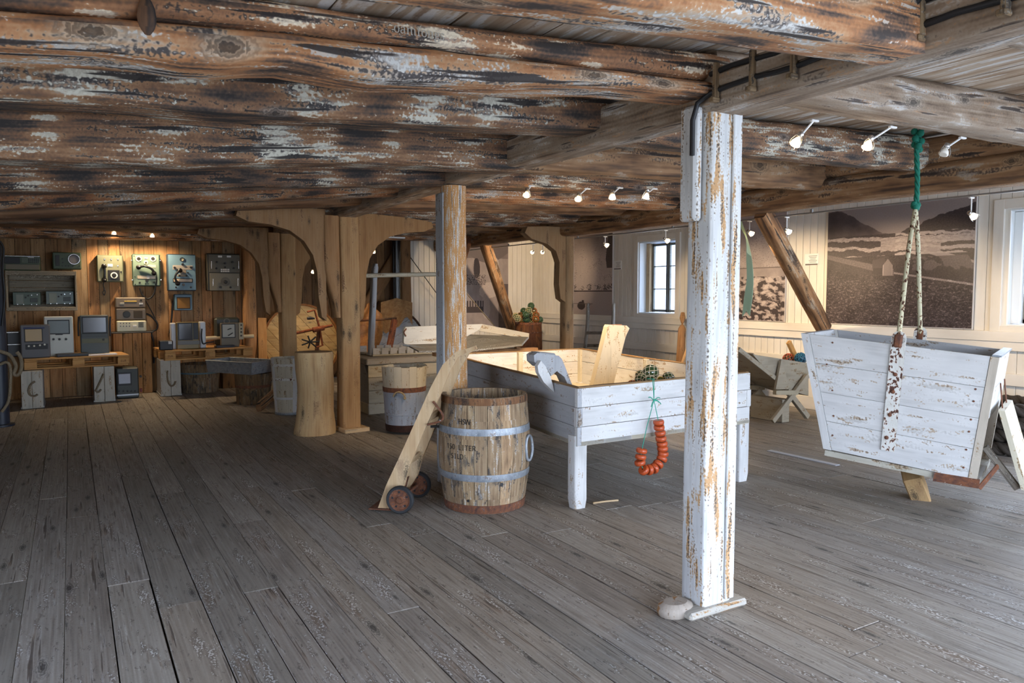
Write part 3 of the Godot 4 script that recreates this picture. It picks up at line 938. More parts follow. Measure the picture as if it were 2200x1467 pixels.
func build_timber() -> void:
	var GJ := "log joists left of the main girder"
	var RJ := "joists between girder and gallery beam"
	traced_joist(-1.43, [[1310, -190], [1960, -20]], [[1310, 0], [1560, 35], [1750, 70], [1880, 92]], LEFT, 2.5, 0.22, M.log_orange, 0.36, "ceiling_joist", "limewashed log joist ending above the black cables on the girder", GJ)
	# this joist has split along a shake into an upper and a lower half
	var jl := thing("ceiling_joist", "orange stained split log joist with chalk writing, ending over the white post", "beam", Vector3(0.2, 2.3, -2.48), GJ)
	var shake := [[0, 12], [545, 54], [750, 79], [950, 100], [1223, 133], [1510, 168]]
	var shake2 := []
	for p in shake: shake2.append([p[0], p[1] + 3])
	var j1 := part("upper_half", joist_geo(-2.375, trace([[618, 0], [800, 25], [1100, 62], [1300, 85], [1520, 108]], -2.375), trace(shake, -2.375), LEFT, 2.52, 0.23, 0.5), tint(M.log_dark, Color(1.25, 1.2, 1.15)), jl)
	part("lower_half", joist_geo(-2.36, trace(shake2, -2.36), trace([[0, 97], [254, 108], [436, 139], [600, 130], [800, 168], [1100, 180], [1510, 184]], -2.36), LEFT, 2.5, 0.24, 0.4), M.log_orange, jl)
	var kn := onz(316, 45, -2.36)
	part("branch_stub", geo().ball(kn + Vector3(0, 0.01, -0.005), 0.028, 12, Vector3(0.9, 2.0, 0.6)), tint(M.log_dark, Color(0.8, 0.78, 0.76)), jl)
	traced_joist(-3.14, [[0, 118], [250, 135], [500, 153], [800, 176], [1020, 190], [1275, 205]], [[0, 209], [270, 222], [450, 240], [800, 258], [1000, 268], [1275, 279]], LEFT, 2.6, 0.24, M.log_dark, 0.3, "ceiling_joist", "dark log joist covered in flaking cream paint", GJ)
	traced_joist(-4.1, [[0, 215], [300, 232], [560, 258], [800, 264], [1100, 280]], [[0, 341], [400, 356], [750, 346], [1080, 363]], LEFT, 2.55, 0.26, M.log_dark, 0.32, "ceiling_joist", "thick mottled log joist with knots and lilac grey paint", GJ)
	for k in 8:
		var z := -5.0 - 0.9 * k
		var lo: float = [1.95, 1.94, 1.96, 2.02, 2.1, 2.16, 2.23, 2.3][k]
		var t := [[-1.0, minf(lo + 0.24, ceil_y(-1.0, z))], [2.5, 2.5]]
		var b := [[-1.0, lo], [2.5, 2.26 + 0.02 * (k % 3)]]
		joist(z, t, b, LEFT, 2.6, 0.24, [tint(M.log_dark, Color(0.92, 0.9, 0.88)), tint(M.log_orange, Color(0.78, 0.74, 0.7)), tint(M.log_brown, Color(0.85, 0.82, 0.8))][k % 3] if k < 6 else M.log_brown, 0.4, "ceiling_joist", ["flaky dark log joist next behind the thick mottled one, over the ochre post", "brown log joist, first of the dim rows behind the ochre post", "brown log joist, second of the dim rows behind the ochre post", "brown log joist above the knees beside the driftwood stump", "brown log joist, first behind the kneed post of the stump", "brown log joist, second behind the kneed post of the stump", "brown log joist above the knees before the round lid", "brown log joist next to the reddish log over the radios"][k], GJ)
	# wall plate over the radio wall
	solo("wall_plate", geo().timber(log_line(Vector3(LEFT, 2.28, RADIO + 0.2), Vector3(2.45, 2.36, RADIO + 0.2), 0.13, 0.12, 20), Vector3(0, 0, 1), Vector3.UP, 0.6, 0.1, nz), M.log_orange, "reddish log carrying small lamps above the radios", "beam")
	# joists right of the girder
	joist(-2.39, [[2.5, 2.55], [3.72, 2.6], [5.17, 2.67]], [[2.5, 2.38], [3.1, 2.38], [5.2, 2.41]], 2.45, 5.95, 0.22, M.girder, 0.45, "ceiling_joist", "pale planed joist holding the lamps and the green rope", RJ)
	joist(-3.42, [[2.4, 2.52], [5.2, 2.66]], [[2.4, 2.32], [5.2, 2.4]], 2.4, 5.85, 0.24, M.log_dark, 0.6, "ceiling_joist", "dark red log joist right of the tall white post", RJ)
	for k in 9:
		var z := -4.35 - 0.93 * k
		joist(z, [[2.4, 2.5], [5.2, 2.64]], [[2.4, 2.28], [5.2, 2.36 + 0.02 * (k % 2)]], 2.4, 5.9, 0.24, [M.log_brown, M.log_dark, M.log_orange][k % 3], 0.6, "ceiling_joist", "brown log joist above the white tank and gallery", RJ)
	joist(-1.4, [[2.5, 2.55], [5.2, 2.67]], [[2.5, 2.4], [5.2, 2.46]], 2.45, 5.95, 0.22, M.girder, 0.45, "ceiling_joist", "short pale joist behind the cable run", RJ)
	# the main girder: square timbers end to end
	var gsecs := []
	for i in 60:
		var z := lerpf(FRONT - 0.05, BACK + 0.1, i / 59.0)
		gsecs.append([Vector3(2.5, 2.335 + 0.012 * sin(z * 0.9), z), 0.105, 0.09])
	solo("main_girder", geo().timber(gsecs, Vector3(1, 0, 0), Vector3.UP, 0.2, 0.03, nz, 16), M.girder, "long weathered square girder resting on the row of posts", "beam")
	# gallery beam: two logs one on the other
	for k in 2:
		var s := []
		for i in 60:
			var z := lerpf(FRONT - 0.05, BACK + 0.05, i / 59.0)
			s.append([Vector3(5.93 + 0.02 * k, (2.35 if k == 0 else 2.57) + 0.015 * sin(z * 1.1 + k), z), 0.13, 0.115])
		solo("gallery_beam", geo().timber(s, Vector3(1, 0, 0), Vector3.UP, 0.45, 0.06, nz, 16), M.log_brown, ["lower brown log of the double beam before the white gallery", "upper brown log of the double beam before the white gallery"][k], "beam")
	posts()
	cables()
	# chalk scrawl on the face of the second joist
	var p0 := onz(905, 66, -2.35)
	var chalk := letters("oamfongs", 0.03, M.chalk, j1, Transform3D(Basis(Vector3.BACK, 0.02), Vector3(p0.x, p0.y, -2.366)), true)
	chalk.name = "chalk_writing"


func log_line(a: Vector3, b: Vector3, hw: float, hh: float, n: int) -> Array:
	var s := []
	for i in n + 1:
		var t := float(i) / n
		var e := 0.94 if i == 0 or i == n else 1.0
		s.append([a.lerp(b, t), hw * e, hh * e])
	return s


# upright timber: sections run up y
func upright(x: float, z: float, y0: float, y1: float, hx: float, hz: float, q: float, rough: float, n := 24) -> Geo:
	var s := []
	for i in n + 1:
		var y := lerpf(y0, y1, float(i) / n)
		s.append([Vector3(x + 0.004 * sin(y * 2.1 + z), y, z), hx, hz])
	return geo().timber(s, Vector3(1, 0, 0), Vector3(0, 0, 1), q, rough, nz, 16)


# a natural-crook knee: outline in a vertical plane, arm (out, up) points along dir from the post face
func knee(parent: Node3D, root: Vector3, dir: Vector3, pts: Array, thick: float, m: Material) -> void:
	var side := dir.cross(Vector3.UP).normalized()
	var xf := Transform3D(Basis(dir, Vector3.UP, dir.cross(Vector3.UP)), root)
	part("knee_brace", geo().ext(poly(pts), -thick * 0.5, thick * 0.5, xf, true), m, parent)


func posts() -> void:
	# tall white post
	var p := thing("post", "tall white post with peeling paint beside the white tank", "post", Vector3(2.5, 0, -2.45))
	part("shaft", upright(2.5, -2.45, 0.03, 2.25, 0.088, 0.072, 0.16, 0.03), M.white_post, p)
	part("cleat", geo().box(Vector3(2.385, 2.02, -2.47), Vector3(0.05, 0.5, 0.1), Basis(), 0.012), M.white_post, p)
	part("batten", geo().box(Vector3(2.565, 1.15, -2.372), Vector3(0.055, 2.2, 0.014), Basis(), 0.004), M.white_post, p)
	part("base_plate", geo().box(Vector3(2.49, 0.018, -2.45), Vector3(0.36, 0.036, 0.2), Basis(), 0.012), tint(M.white_post, Color(0.86, 0.83, 0.78)), p)
	part("stub", geo().lathe([Vector2(0, 0), Vector2(0.07, 0), Vector2(0.078, 0.02), Vector2(0.072, 0.045), Vector2(0.05, 0.058), Vector2(0, 0.06)], 16, Transform3D(Basis.from_scale(Vector3(1.2, 1, 0.9)), Vector3(2.32, 0.0, -2.46))), tint(M.white_post, Color(0.8, 0.74, 0.68)), p)
	# ochre post
	p = thing("post", "ochre round post with flaking white paint behind the barrel", "post", Vector3(2.5, 0, -5.08))
	part("shaft", upright(2.5, -5.08, 0.0, 2.25, 0.09, 0.09, 0.75, 0.05), M.ochre_post, p)
	part("board", geo().box(Vector3(2.415, 1.1, -5.12), Vector3(0.035, 2.2, 0.13), Basis(), 0.006), M.grey_and_shaded_board, p)
	# kneed posts
	for k in 2:
		var z: float = [-7.66, -10.19][k]
		p = thing("post", ["brown kneed post standing beside the pale driftwood stump", "brown kneed post in front of the round lid"][k], "post", Vector3(2.5, 0, z))
		part("shaft", upright(2.52, z, 0.04 if k == 0 else 0.0, 2.25, 0.1, 0.11, 0.25, 0.04), tint(M.pine, Color(0.88, 0.8, 0.7)), p)
		var flare := []
		for i in 14:
			var y := lerpf(1.2, 2.25, i / 13.0)
			var w := 0.06 + 0.11 * smoothstep(1.2, 1.75, y)
			flare.append([Vector3(2.4 - w * 0.5 + 0.02, y, z + 0.02), w * 0.5, 0.09])
		part("side_timber", geo().timber(flare, Vector3(1, 0, 0), Vector3(0, 0, 1), 0.4, 0.06, nz, 12), tint(M.pine, Color(0.8, 0.7, 0.6)), p)
		var kp := [0, -1.0, 0.05, -0.96, 0.08, -0.75, 0.09, -0.5, 0.13, -0.33, 0.22, -0.19, 0.36, -0.09, 0.55, -0.04, 0.76, -0.02, 0.87, 0.03, 0.85, 0.09, 0.6, 0.12, 0.2, 0.14, 0, 0.14]
		knee(p, Vector3(2.27, 2.17, z + 0.02), Vector3(-1, 0, 0), kp, 0.13, tint(M.pine, Color(0.78, 0.7, 0.62)))
		knee(p, Vector3(2.62, 2.15, z), Vector3(1, 0, 0), kp, 0.12, tint(M.pine, Color(0.8, 0.7, 0.58)))
		if k == 0: part("foot_block", geo().box(Vector3(2.53, 0.02, z + 0.05), Vector3(0.28, 0.045, 0.3), Basis(Vector3.UP, 0.1), 0.006), M.pine, p)
	# gallery post with one knee
	p = thing("post", "grey wood post with one curved knee before the white gallery", "post", Vector3(5.93, 0, -8.57))
	part("shaft", upright(5.97, -8.57, 0.0, 2.24, 0.075, 0.09, 0.5, 0.06), tint(M.pine, Color(0.8, 0.76, 0.72)), p)
	knee(p, Vector3(5.9, 2.28, -8.57), Vector3(-1, 0, 0), [0, -0.95, 0.08, -0.9, 0.11, -0.7, 0.1, -0.4, 0.16, -0.25, 0.3, -0.16, 0.55, -0.1, 0.66, -0.02, 0.62, 0.06, 0.3, 0.08, 0, 0.08], 0.13, tint(M.pine, Color(0.8, 0.75, 0.7)))
	# slanting props
	var a := onx(1637, 455, 5.95)
	var b := onx(1772, 708, 7.75)
	solo("slanting_prop", geo().timber(log_line(a, b, 0.075, 0.085, 14), Vector3(0, 0, 1), (b - a).cross(Vector3(0, 0, 1)).normalized(), 0.4, 0.06, nz), tint(M.log_brown, Color(1.1, 1.08, 1.05)), "slanting timber prop between the dark landscape photograph and fishing photograph", "post")
	a = onz(1040, 515, -10.9)
	b = onz(1105, 722, -12.4)
	solo("slanting_prop", geo().timber(log_line(a, b, 0.085, 0.09, 14), Vector3(0.2, 0, 0.98).normalized(), (b - a).cross(Vector3(0.2, 0, 0.98)).normalized(), 0.4, 0.06, nz), tint(M.log_brown, Color(1.0, 0.98, 0.95)), "slanting timber prop before the photograph of men at work", "post")
	a = onz(930, 757, -11.2)
	b = onz(1005, 510, -11.2)
	solo("slanting_prop", geo().timber(log_line(a, b, 0.07, 0.08, 12), Vector3(0, 0, 1), (b - a).cross(Vector3(0, 0, 1)).normalized(), 0.5, 0.06, nz), tint(M.log_brown, Color(0.8, 0.66, 0.55)), "slanting red brown prop behind the ochre post", "post")
	a = onz(700, 757, -12.54)
	a.y = 0.05
	b = onz(870, 520, -12.54)
	solo("slanting_prop", geo().timber(log_line(a, b, 0.06, 0.11, 12), Vector3(0, 0, 1), (b - a).cross(Vector3(0, 0, 1)).normalized(), 0.4, 0.05, nz), tint(M.pine, Color(0.66, 0.56, 0.46)), "broad slanting plank prop against the dark board wall", "post")
	# wall log at the end of the radio wall
	solo("corner_post", upright(2.4, RADIO + 0.12, 0.0, 2.24, 0.1, 0.1, 0.8, 0.08), M.old_pine, "round brown corner log at the end of the radio wall", "post")
	a = onz(868, 640, BACK + 0.1)
	solo("corner_post", upright(a.x, BACK + 0.13, 0.0, 2.5, 0.1, 0.1, 0.4, 0.06), tint(M.pine, Color(0.68, 0.58, 0.48)), "brown upright between the dark board wall and white boarding", "post")


func cables() -> void:
	# two black cables clipped to the near face of the girder, and their clips
	for k in 2:
		var pts := []
		for i in 40:
			var z := lerpf(FRONT - 0.1, -2.36, i / 39.0)
			pts.append(Vector3(2.383, 2.385 - 0.075 * k + 0.006 * sin(i * 1.7 + k), z))
		if k == 1:
			pts.append(Vector3(2.36, 2.27, -2.41)); pts.append(Vector3(2.352, 2.2, -2.43)); pts.append(Vector3(2.352, 2.05, -2.43))
		solo("cable", geo().tube(pts, 0.011, 8), M.black, ["upper black cable running along the main girder", "lower black cable bending down the tall white post"][k], "cable")
	var loop := spline([Vector3(2.33, 2.56, -1.35), Vector3(2.34, 2.45, -1.38), Vector3(2.36, 2.34, -1.5), Vector3(2.38, 2.315, -1.7)], 6)
	solo("cable", geo().tube(loop, 0.012, 8), M.black, "black cable curving round the end of the nearest joist", "cable")
	solo("cable_batten", geo().box(Vector3(2.388, 2.35, -0.1), Vector3(0.014, 0.05, 4.5)), M.girder, "narrow batten between the two black cables", "batten")
	for px in [1540, 1618, 1706, 1838, 1975, 2155]:
		var p := onx(px, 200, 2.38)
		solo("cable_clip", geo().box(Vector3(2.374, 2.345, p.z), Vector3(0.026, 0.15, 0.022), Basis(), 0.004).box(Vector3(2.366, 2.265, p.z), Vector3(0.04, 0.02, 0.03)), M.tub_wood, "small wooden clip holding cables on the girder", "clip", "clips along the girder cables")


# ---------------------------------------------------------------- front group: barrel, hand truck, tank, hanging bin
# a coopered vessel standing at c: staves as pieces, hoops as parts
func coopered(t: Node3D, c: Vector3, prof: Array, thick: float, n: int, mats: Array, hoops: Array, floor_y: float, bottom: Material, wob := 0.0, seg := 2) -> void:
	var xf := Transform3D(Basis(), c)
	for k in n:
		var a0 := TAU * k / n + 0.004
		var a1 := TAU * (k + 1) / n - 0.004
		var loop := []
		var dy := rnd(-wob, wob * 0.3)
		var dr := rnd(-0.0015, 0.0015)
		var top: float = prof[prof.size() - 1].y
		for p: Vector2 in prof: loop.append(Vector2(p.x + dr, p.y + (dy if p.y >= top - 0.001 else 0.0)))
		for i in prof.size():
			var p: Vector2 = prof[prof.size() - 1 - i]
			loop.append(Vector2(p.x - thick, p.y + (dy if p.y >= top - 0.001 else 0.0)))
		loop.append(loop[0])
		part("stave", geo().lathe(loop, seg, xf, a0, a1, true, true), mats[rng.randi() % mats.size()], t)
	var rb := rad_at(prof, floor_y) - thick * 0.5
	part("bottom", geo().lathe([Vector2(0, floor_y), Vector2(rb, floor_y), Vector2(rb, floor_y + 0.02), Vector2(0, floor_y + 0.02)], 24, xf), bottom, t)
	for h in hoops:
		var pr := []
		for i in 5:
			var y: float = h[0] - h[1] * 0.5 + h[1] * i / 4.0
			pr.append(Vector2(rad_at(prof, y) + 0.004 + (0.0 if i in [0, 4] else 0.001), y))
		pr.append(Vector2(rad_at(prof, h[0] + h[1] * 0.5) - 0.002, h[0] + h[1] * 0.5))
		pr.push_front(Vector2(rad_at(prof, h[0] - h[1] * 0.5) - 0.002, h[0] - h[1] * 0.5))
		part("hoop", geo().lathe(pr, 40, xf), h[2], t)


func rad_at(prof: Array, y: float) -> float:
	var a := []
	for p: Vector2 in prof: a.append([p.y, p.x])
	return interp(a, y)


func build_front() -> void:
	barrel()
	hand_truck()
	tank()
	hanging_bin()
	# loose strip and stick on the floor
	var a := ony(1652, 968)
	var b := ony(1800, 1000)
	solo("floor_strip", geo().box((a + b) * 0.5 + Vector3(0, 0.003, 0), Vector3(a.distance_to(b), 0.006, 0.06), Basis(Vector3.UP, atan2(-(b - a).z, (b - a).x)), 0.001), plain(186, 192, 200, 0.5), "pale flat metal strip lying on the floorboards behind the white post", "strip")
	a = ony(1274, 1083)
	b = ony(1328, 1077)
	solo("stick", geo().tube([a + Vector3(0, 0.008, 0), (a + b) * 0.5 + Vector3(0, 0.01, 0), b + Vector3(0, 0.008, 0)], 0.007, 6), M.pine, "thin bare stick lying by the near leg of the tank", "stick")


func barrel() -> void:
	var c := Vector3(2.43, 0, -4.475)
	var t := thing("barrel", "large open wooden barrel with stencilled letters and metal hoops", "barrel", c)
	var prof := [Vector2(0.272, 0), Vector2(0.288, 0.1), Vector2(0.305, 0.24), Vector2(0.316, 0.38), Vector2(0.312, 0.5), Vector2(0.303, 0.62), Vector2(0.29, 0.77)]
	coopered(t, c, prof, 0.024, 22, [tint(M.barrel, Color(1.08, 1.08, 1.06)), M.barrel, tint(M.barrel, Color(0.96, 0.95, 0.94)), tint(M.barrel, Color(1.12, 1.1, 1.08))], [[0.745, 0.045, tint(M.barrel, Color(0.82, 0.68, 0.56))], [0.548, 0.045, M.galvanised], [0.245, 0.045, M.galvanised], [0.03, 0.055, M.rust]], 0.05, M.tub_wood)
	var toward := Vector3(-c.x, 0, -c.z).normalized()
	var base := atan2(toward.x, toward.z)
	for row in [["HSW", 0.614, -26.0, 0.036], ["150 LITER", 0.445, -31.0, 0.034], ["SILD", 0.385, -35.0, 0.034]]:
		var s: String = row[0]
		var r := rad_at(prof, row[1])
		var step: float = row[3] * 0.74 / r
		for i in s.length():
			if s[i] == " ": continue
			var ang: float = base + deg_to_rad(row[2]) + (i - (s.length() - 1) * 0.5) * step
			var n := Vector3(sin(ang), 0, cos(ang))
			letters(s[i], row[3], M.ink, t, Transform3D(Basis(Vector3.UP, ang) * Basis(Vector3.RIGHT, (0.06 if row[1] > 0.5 else 0.0) * -1.0), c + n * (r + 0.001) + Vector3(0, row[1], 0)))
	# rope-like iron handle at the right side, bung hole
	var ha := base + deg_to_rad(68.0)
	var pts := []
	for i in 20:
		var q := TAU * i / 20.0
		var y := 0.41 + 0.085 * sin(q)
		var an := ha + 0.1 * cos(q)
		pts.append(c + Vector3(sin(an), 0, cos(an)) * (rad_at(prof, y) + 0.012 + 0.012 * cos(q)) + Vector3(0, y, 0))
	part("handle", geo().tube(pts, 0.011, 8, true), M.galvanised, t)
	for h in [[22.0, 0.2, 0.013], [-22.0, 0.09, 0.009]]:
		var an: float = base + deg_to_rad(h[0])
		var n := Vector3(sin(an), 0, cos(an))
		var o := c + n * (rad_at(prof, h[1]) + 0.0005) + Vector3(0, h[1], 0)
		part("bung_hole", geo().lathe([Vector2(0, 0), Vector2(h[2], 0), Vector2(h[2], 0.002), Vector2(0, 0.002)], 12, Transform3D(Basis(Quaternion(Vector3.UP, n)), o)), M.black, t)
	for k in 3:
		var an := base + deg_to_rad([8.0, -48.0, 12.0][k])
		var n := Vector3(sin(an), 0, cos(an))
	var pin := c + Vector3(sin(base - 1.45), 0, cos(base - 1.45)) * 0.3 + Vector3(0, 0.545, 0)
	part("pin", geo().tube([pin, pin + Vector3(sin(base - 1.45), 0, cos(base - 1.45)) * 0.07], 0.009, 8), M.black, t)


func hand_truck() -> void:
	var foot := ony(860, 1103)
	var far := ony(899, 1068)
	var track := foot.distance_to(far)
	var axle := (foot - far) / track
	var h := Vector3(axle.z, 0, -axle.x)
	var t := thing("hand_truck", "old wooden hand truck with small rusty wheels leaning by the barrel", "hand truck", foot)
	var pl := foot - axle * 0.06
	# outline of one shaft on the vertical plane through pl along h
	var px := [813, 1091, 831, 1041, 866, 966, 906, 877, 926, 832, 952, 783, 980, 756, 1000, 749, 1003, 757, 986, 766, 966, 800, 949, 842, 932, 880, 906, 940, 878, 1009, 869, 1043, 838, 1091]
	var out := PackedVector2Array()
	for i in range(0, px.size(), 2):
		var d := ray(px[i], px[i + 1])
		var w := EYE + d * ((pl - EYE).dot(axle) / d.dot(axle))
		out.append(Vector2((w - pl).dot(h), maxf(w.y, 0.004)))
	var xf := Transform3D(Basis(h, Vector3.UP, axle), pl)
	var shaft := part("shaft", geo().ext(out, -0.014, 0.014, xf, true), M.sled_wood, t)
	var s2 := again(shaft, t, shaft.transform, "shaft")
	s2.position -= axle * (track - 0.1)
	# rungs
	for q in [[0.02, 0.32], [0.16, 0.62]]:
		var p: Vector3 = pl + h * q[0] + Vector3(0, q[1], 0)
		part("rung", geo().bar(p, p - axle * (track - 0.1), 0.05, 0.022, Vector3(0.4, 0.9, 0)), M.sled_wood, t)
	# iron bracket
	var bq := []
	for p in [[918, 912], [945, 905], [952, 893], [938, 872], [930, 862]]:
		var d := ray(p[0], p[1])
		bq.append(EYE + d * ((pl + axle * 0.03 - EYE).dot(axle) / d.dot(axle)))
	part("bracket", geo().tube(spline(bq, 3), 0.008, 6), M.rust, t)
	part("toe_plate", geo().box(pl + h * -0.15 - axle * 0.12 + Vector3(0, 0.012, 0), Vector3(0.16, 0.008, 0.32), Basis(h, Vector3.UP, axle), 0.002).bar(pl + h * -0.09 - axle * 0.12 + Vector3(0, 0.01, 0), pl + h * -0.045 - axle * 0.12 + Vector3(0, 0.17, 0), 0.006, 0.3, h), M.rust, t)
	part("axle", geo().tube([foot + axle * 0.02 + Vector3(0, 0.093, 0), foot - axle * (track + 0.02) + Vector3(0, 0.093, 0)], 0.011, 8), M.rust, t)
	for k in 2:
		var c := foot - axle * (track * k) + Vector3(0, 0.093, 0)
		var wx := Transform3D(Basis(Quaternion(Vector3.UP, axle)), c)
		var w := part("wheel", geo().lathe([Vector2(0.0, 0.016), Vector2(0.02, 0.02), Vector2(0.026, 0.01), Vector2(0.04, 0.006), Vector2(0.062, 0.006), Vector2(0.068, 0.016), Vector2(0.074, 0.016), Vector2(0.074, -0.016), Vector2(0.04, -0.008), Vector2(0, -0.012)], 24, wx), M.rust, t)
		part("tyre", geo().lathe([Vector2(0.072, -0.018), Vector2(0.086, -0.02), Vector2(0.092, -0.013), Vector2(0.093, 0), Vector2(0.092, 0.013), Vector2(0.086, 0.02), Vector2(0.072, 0.018)], 28, wx), M.rubber, w)
		var holes := geo()
		for q in 5:
			var an := TAU * q / 5.0 + 0.3
			holes.lathe([Vector2(0, 0), Vector2(0.008, 0), Vector2(0.008, 0.002), Vector2(0, 0.002)], 8, Transform3D(wx.basis, c + wx.basis * Vector3(cos(an) * 0.052, 0.0055, sin(an) * 0.052)))
		part("hole", holes, M.black, w)


func tank() -> void:
	var A := Vector3(2.876, 0.82, -4.0)
	var B := Vector3(4.46, 0.845, -3.95)
	var C := Vector3(4.76, 0.85, -6.56)
	var D := Vector3(3.17, 0.85, -6.6)
	var t := thing("splitting_tank", "big white board tank on legs with peeling paint, heaped with gear", "tank", Vector3(3.8, 0, -5.2))
	var cs := [A, B, C, D]
	var h := 0.39
	for s in 4:
		var p: Vector3 = cs[s]
		var q: Vector3 = cs[(s + 1) % 4]
		var dir := (q - p).normalized()
		var inw := Vector3(-dir.z, 0, dir.x) * -1.0
		inw = (((A + C) * 0.5) - (p + q) * 0.5)
		inw.y = 0
		inw = (inw - dir * inw.dot(dir)).normalized() * 0.032
		for k in 3:
			var y0 := -h * (k + 1) / 3.0 + 0.003
			var y1 := -h * k / 3.0
			var e := dir * 0.012 * (k % 2)
			var jag := rnd(-0.004, 0.004)
			part("side_board", geo().slab(p + Vector3(0, y0, 0) - e * 0.5, q + Vector3(0, y0 + jag, 0) + e, q + Vector3(0, y1, 0) + e, p + Vector3(0, y1 - 0.001, 0) - e * 0.5, inw), M.white_board if s != 3 else M.grey_and_shaded_board, t)  # left side faces away from the doors: its shade is put into greyer boards
		# inner corner batten
		var bt := p + dir * 0.04 + inw * 1.6
		part("batten", geo().box(bt + Vector3(0, -h * 0.5, 0), Vector3(0.05, h, 0.05)), M.cream_board, t)
		if s in [1, 2]:
			part("batten", geo().box((p + q) * 0.5 + inw * 1.5 + Vector3(0, -h * 0.5, 0), Vector3(0.05, h, 0.05)), M.cream_board, t)
	# worn top edge
	for s in 4:
		var p: Vector3 = cs[s]
		var q: Vector3 = cs[(s + 1) % 4]
		var dir := (q - p).normalized()
		var inw := (((A + C) * 0.5) - (p + q) * 0.5)
		inw.y = 0
		inw = (inw - dir * inw.dot(dir)).normalized()
		part("top_rail", geo().timber(log_line(p + inw * 0.017 + Vector3(0, 0.004, 0) + dir * 0.01, q + inw * 0.017 + Vector3(0, 0.004, 0) - dir * 0.01, 0.016, 0.007, 24), inw, Vector3.UP, 0.6, 0.7, nz, 8), tint(M.pine, Color(0.72, 0.66, 0.58)), t)
	for k in 7:
		var f := k / 7.0
		var g := (k + 0.98) / 7.0
		var lo := Vector3(0, -h + 0.03, 0)
		part("bottom_board", geo().slab(A.lerp(B, f) + lo, A.lerp(B, g) + lo, D.lerp(C, g) + lo, D.lerp(C, f) + lo, Vector3(0, -0.028, 0)), M.cream_board, t)
	for k in 4:
		var p: Vector3 = cs[k].lerp((A + C) * 0.5, [0.045, 0.045, 0.035, 0.035][k])
		var leg := []
		for i in 9:
			var y := lerpf(0.0, 0.5, i / 8.0)
			leg.append([Vector3(p.x, y, p.z), 0.052 - (0.008 if i == 0 else 0.0), 0.045 - (0.008 if i == 0 else 0.0)])
		part("leg", geo().timber(leg, Vector3(1, 0, 0), Vector3(0, 0, 1), 0.25, 0.04, nz, 14), M.white_board, t)
	tank_load(A, B, C, D)
	float_rings()


var float_net_made := {}


func glass_float(c: Vector3, r: float, net: Material, glass: Material, label: String, group: String) -> void:
	var t := thing("glass_float", label, "float", c, group)
	t.rotation = Vector3(rnd(-1, 1), rnd(-3, 3), rnd(-1, 1))
	part("ball", geo().ball(Vector3.ZERO, r, 16), glass, t, false)
	var g := geo()
	for s in [-1.0, 1.0]:
		for k in 8:
			var pts := []
			for i in 13:
				var q := lerpf(0.14, PI - 0.14, i / 12.0)
				var an: float = TAU * k / 8.0 + s * q * 0.9
				pts.append(Vector3(sin(q) * cos(an), cos(q), sin(q) * sin(an)) * (r + 0.002))
			g.tube(pts, r * 0.045, 4)
	part("net", g, net, t, false)


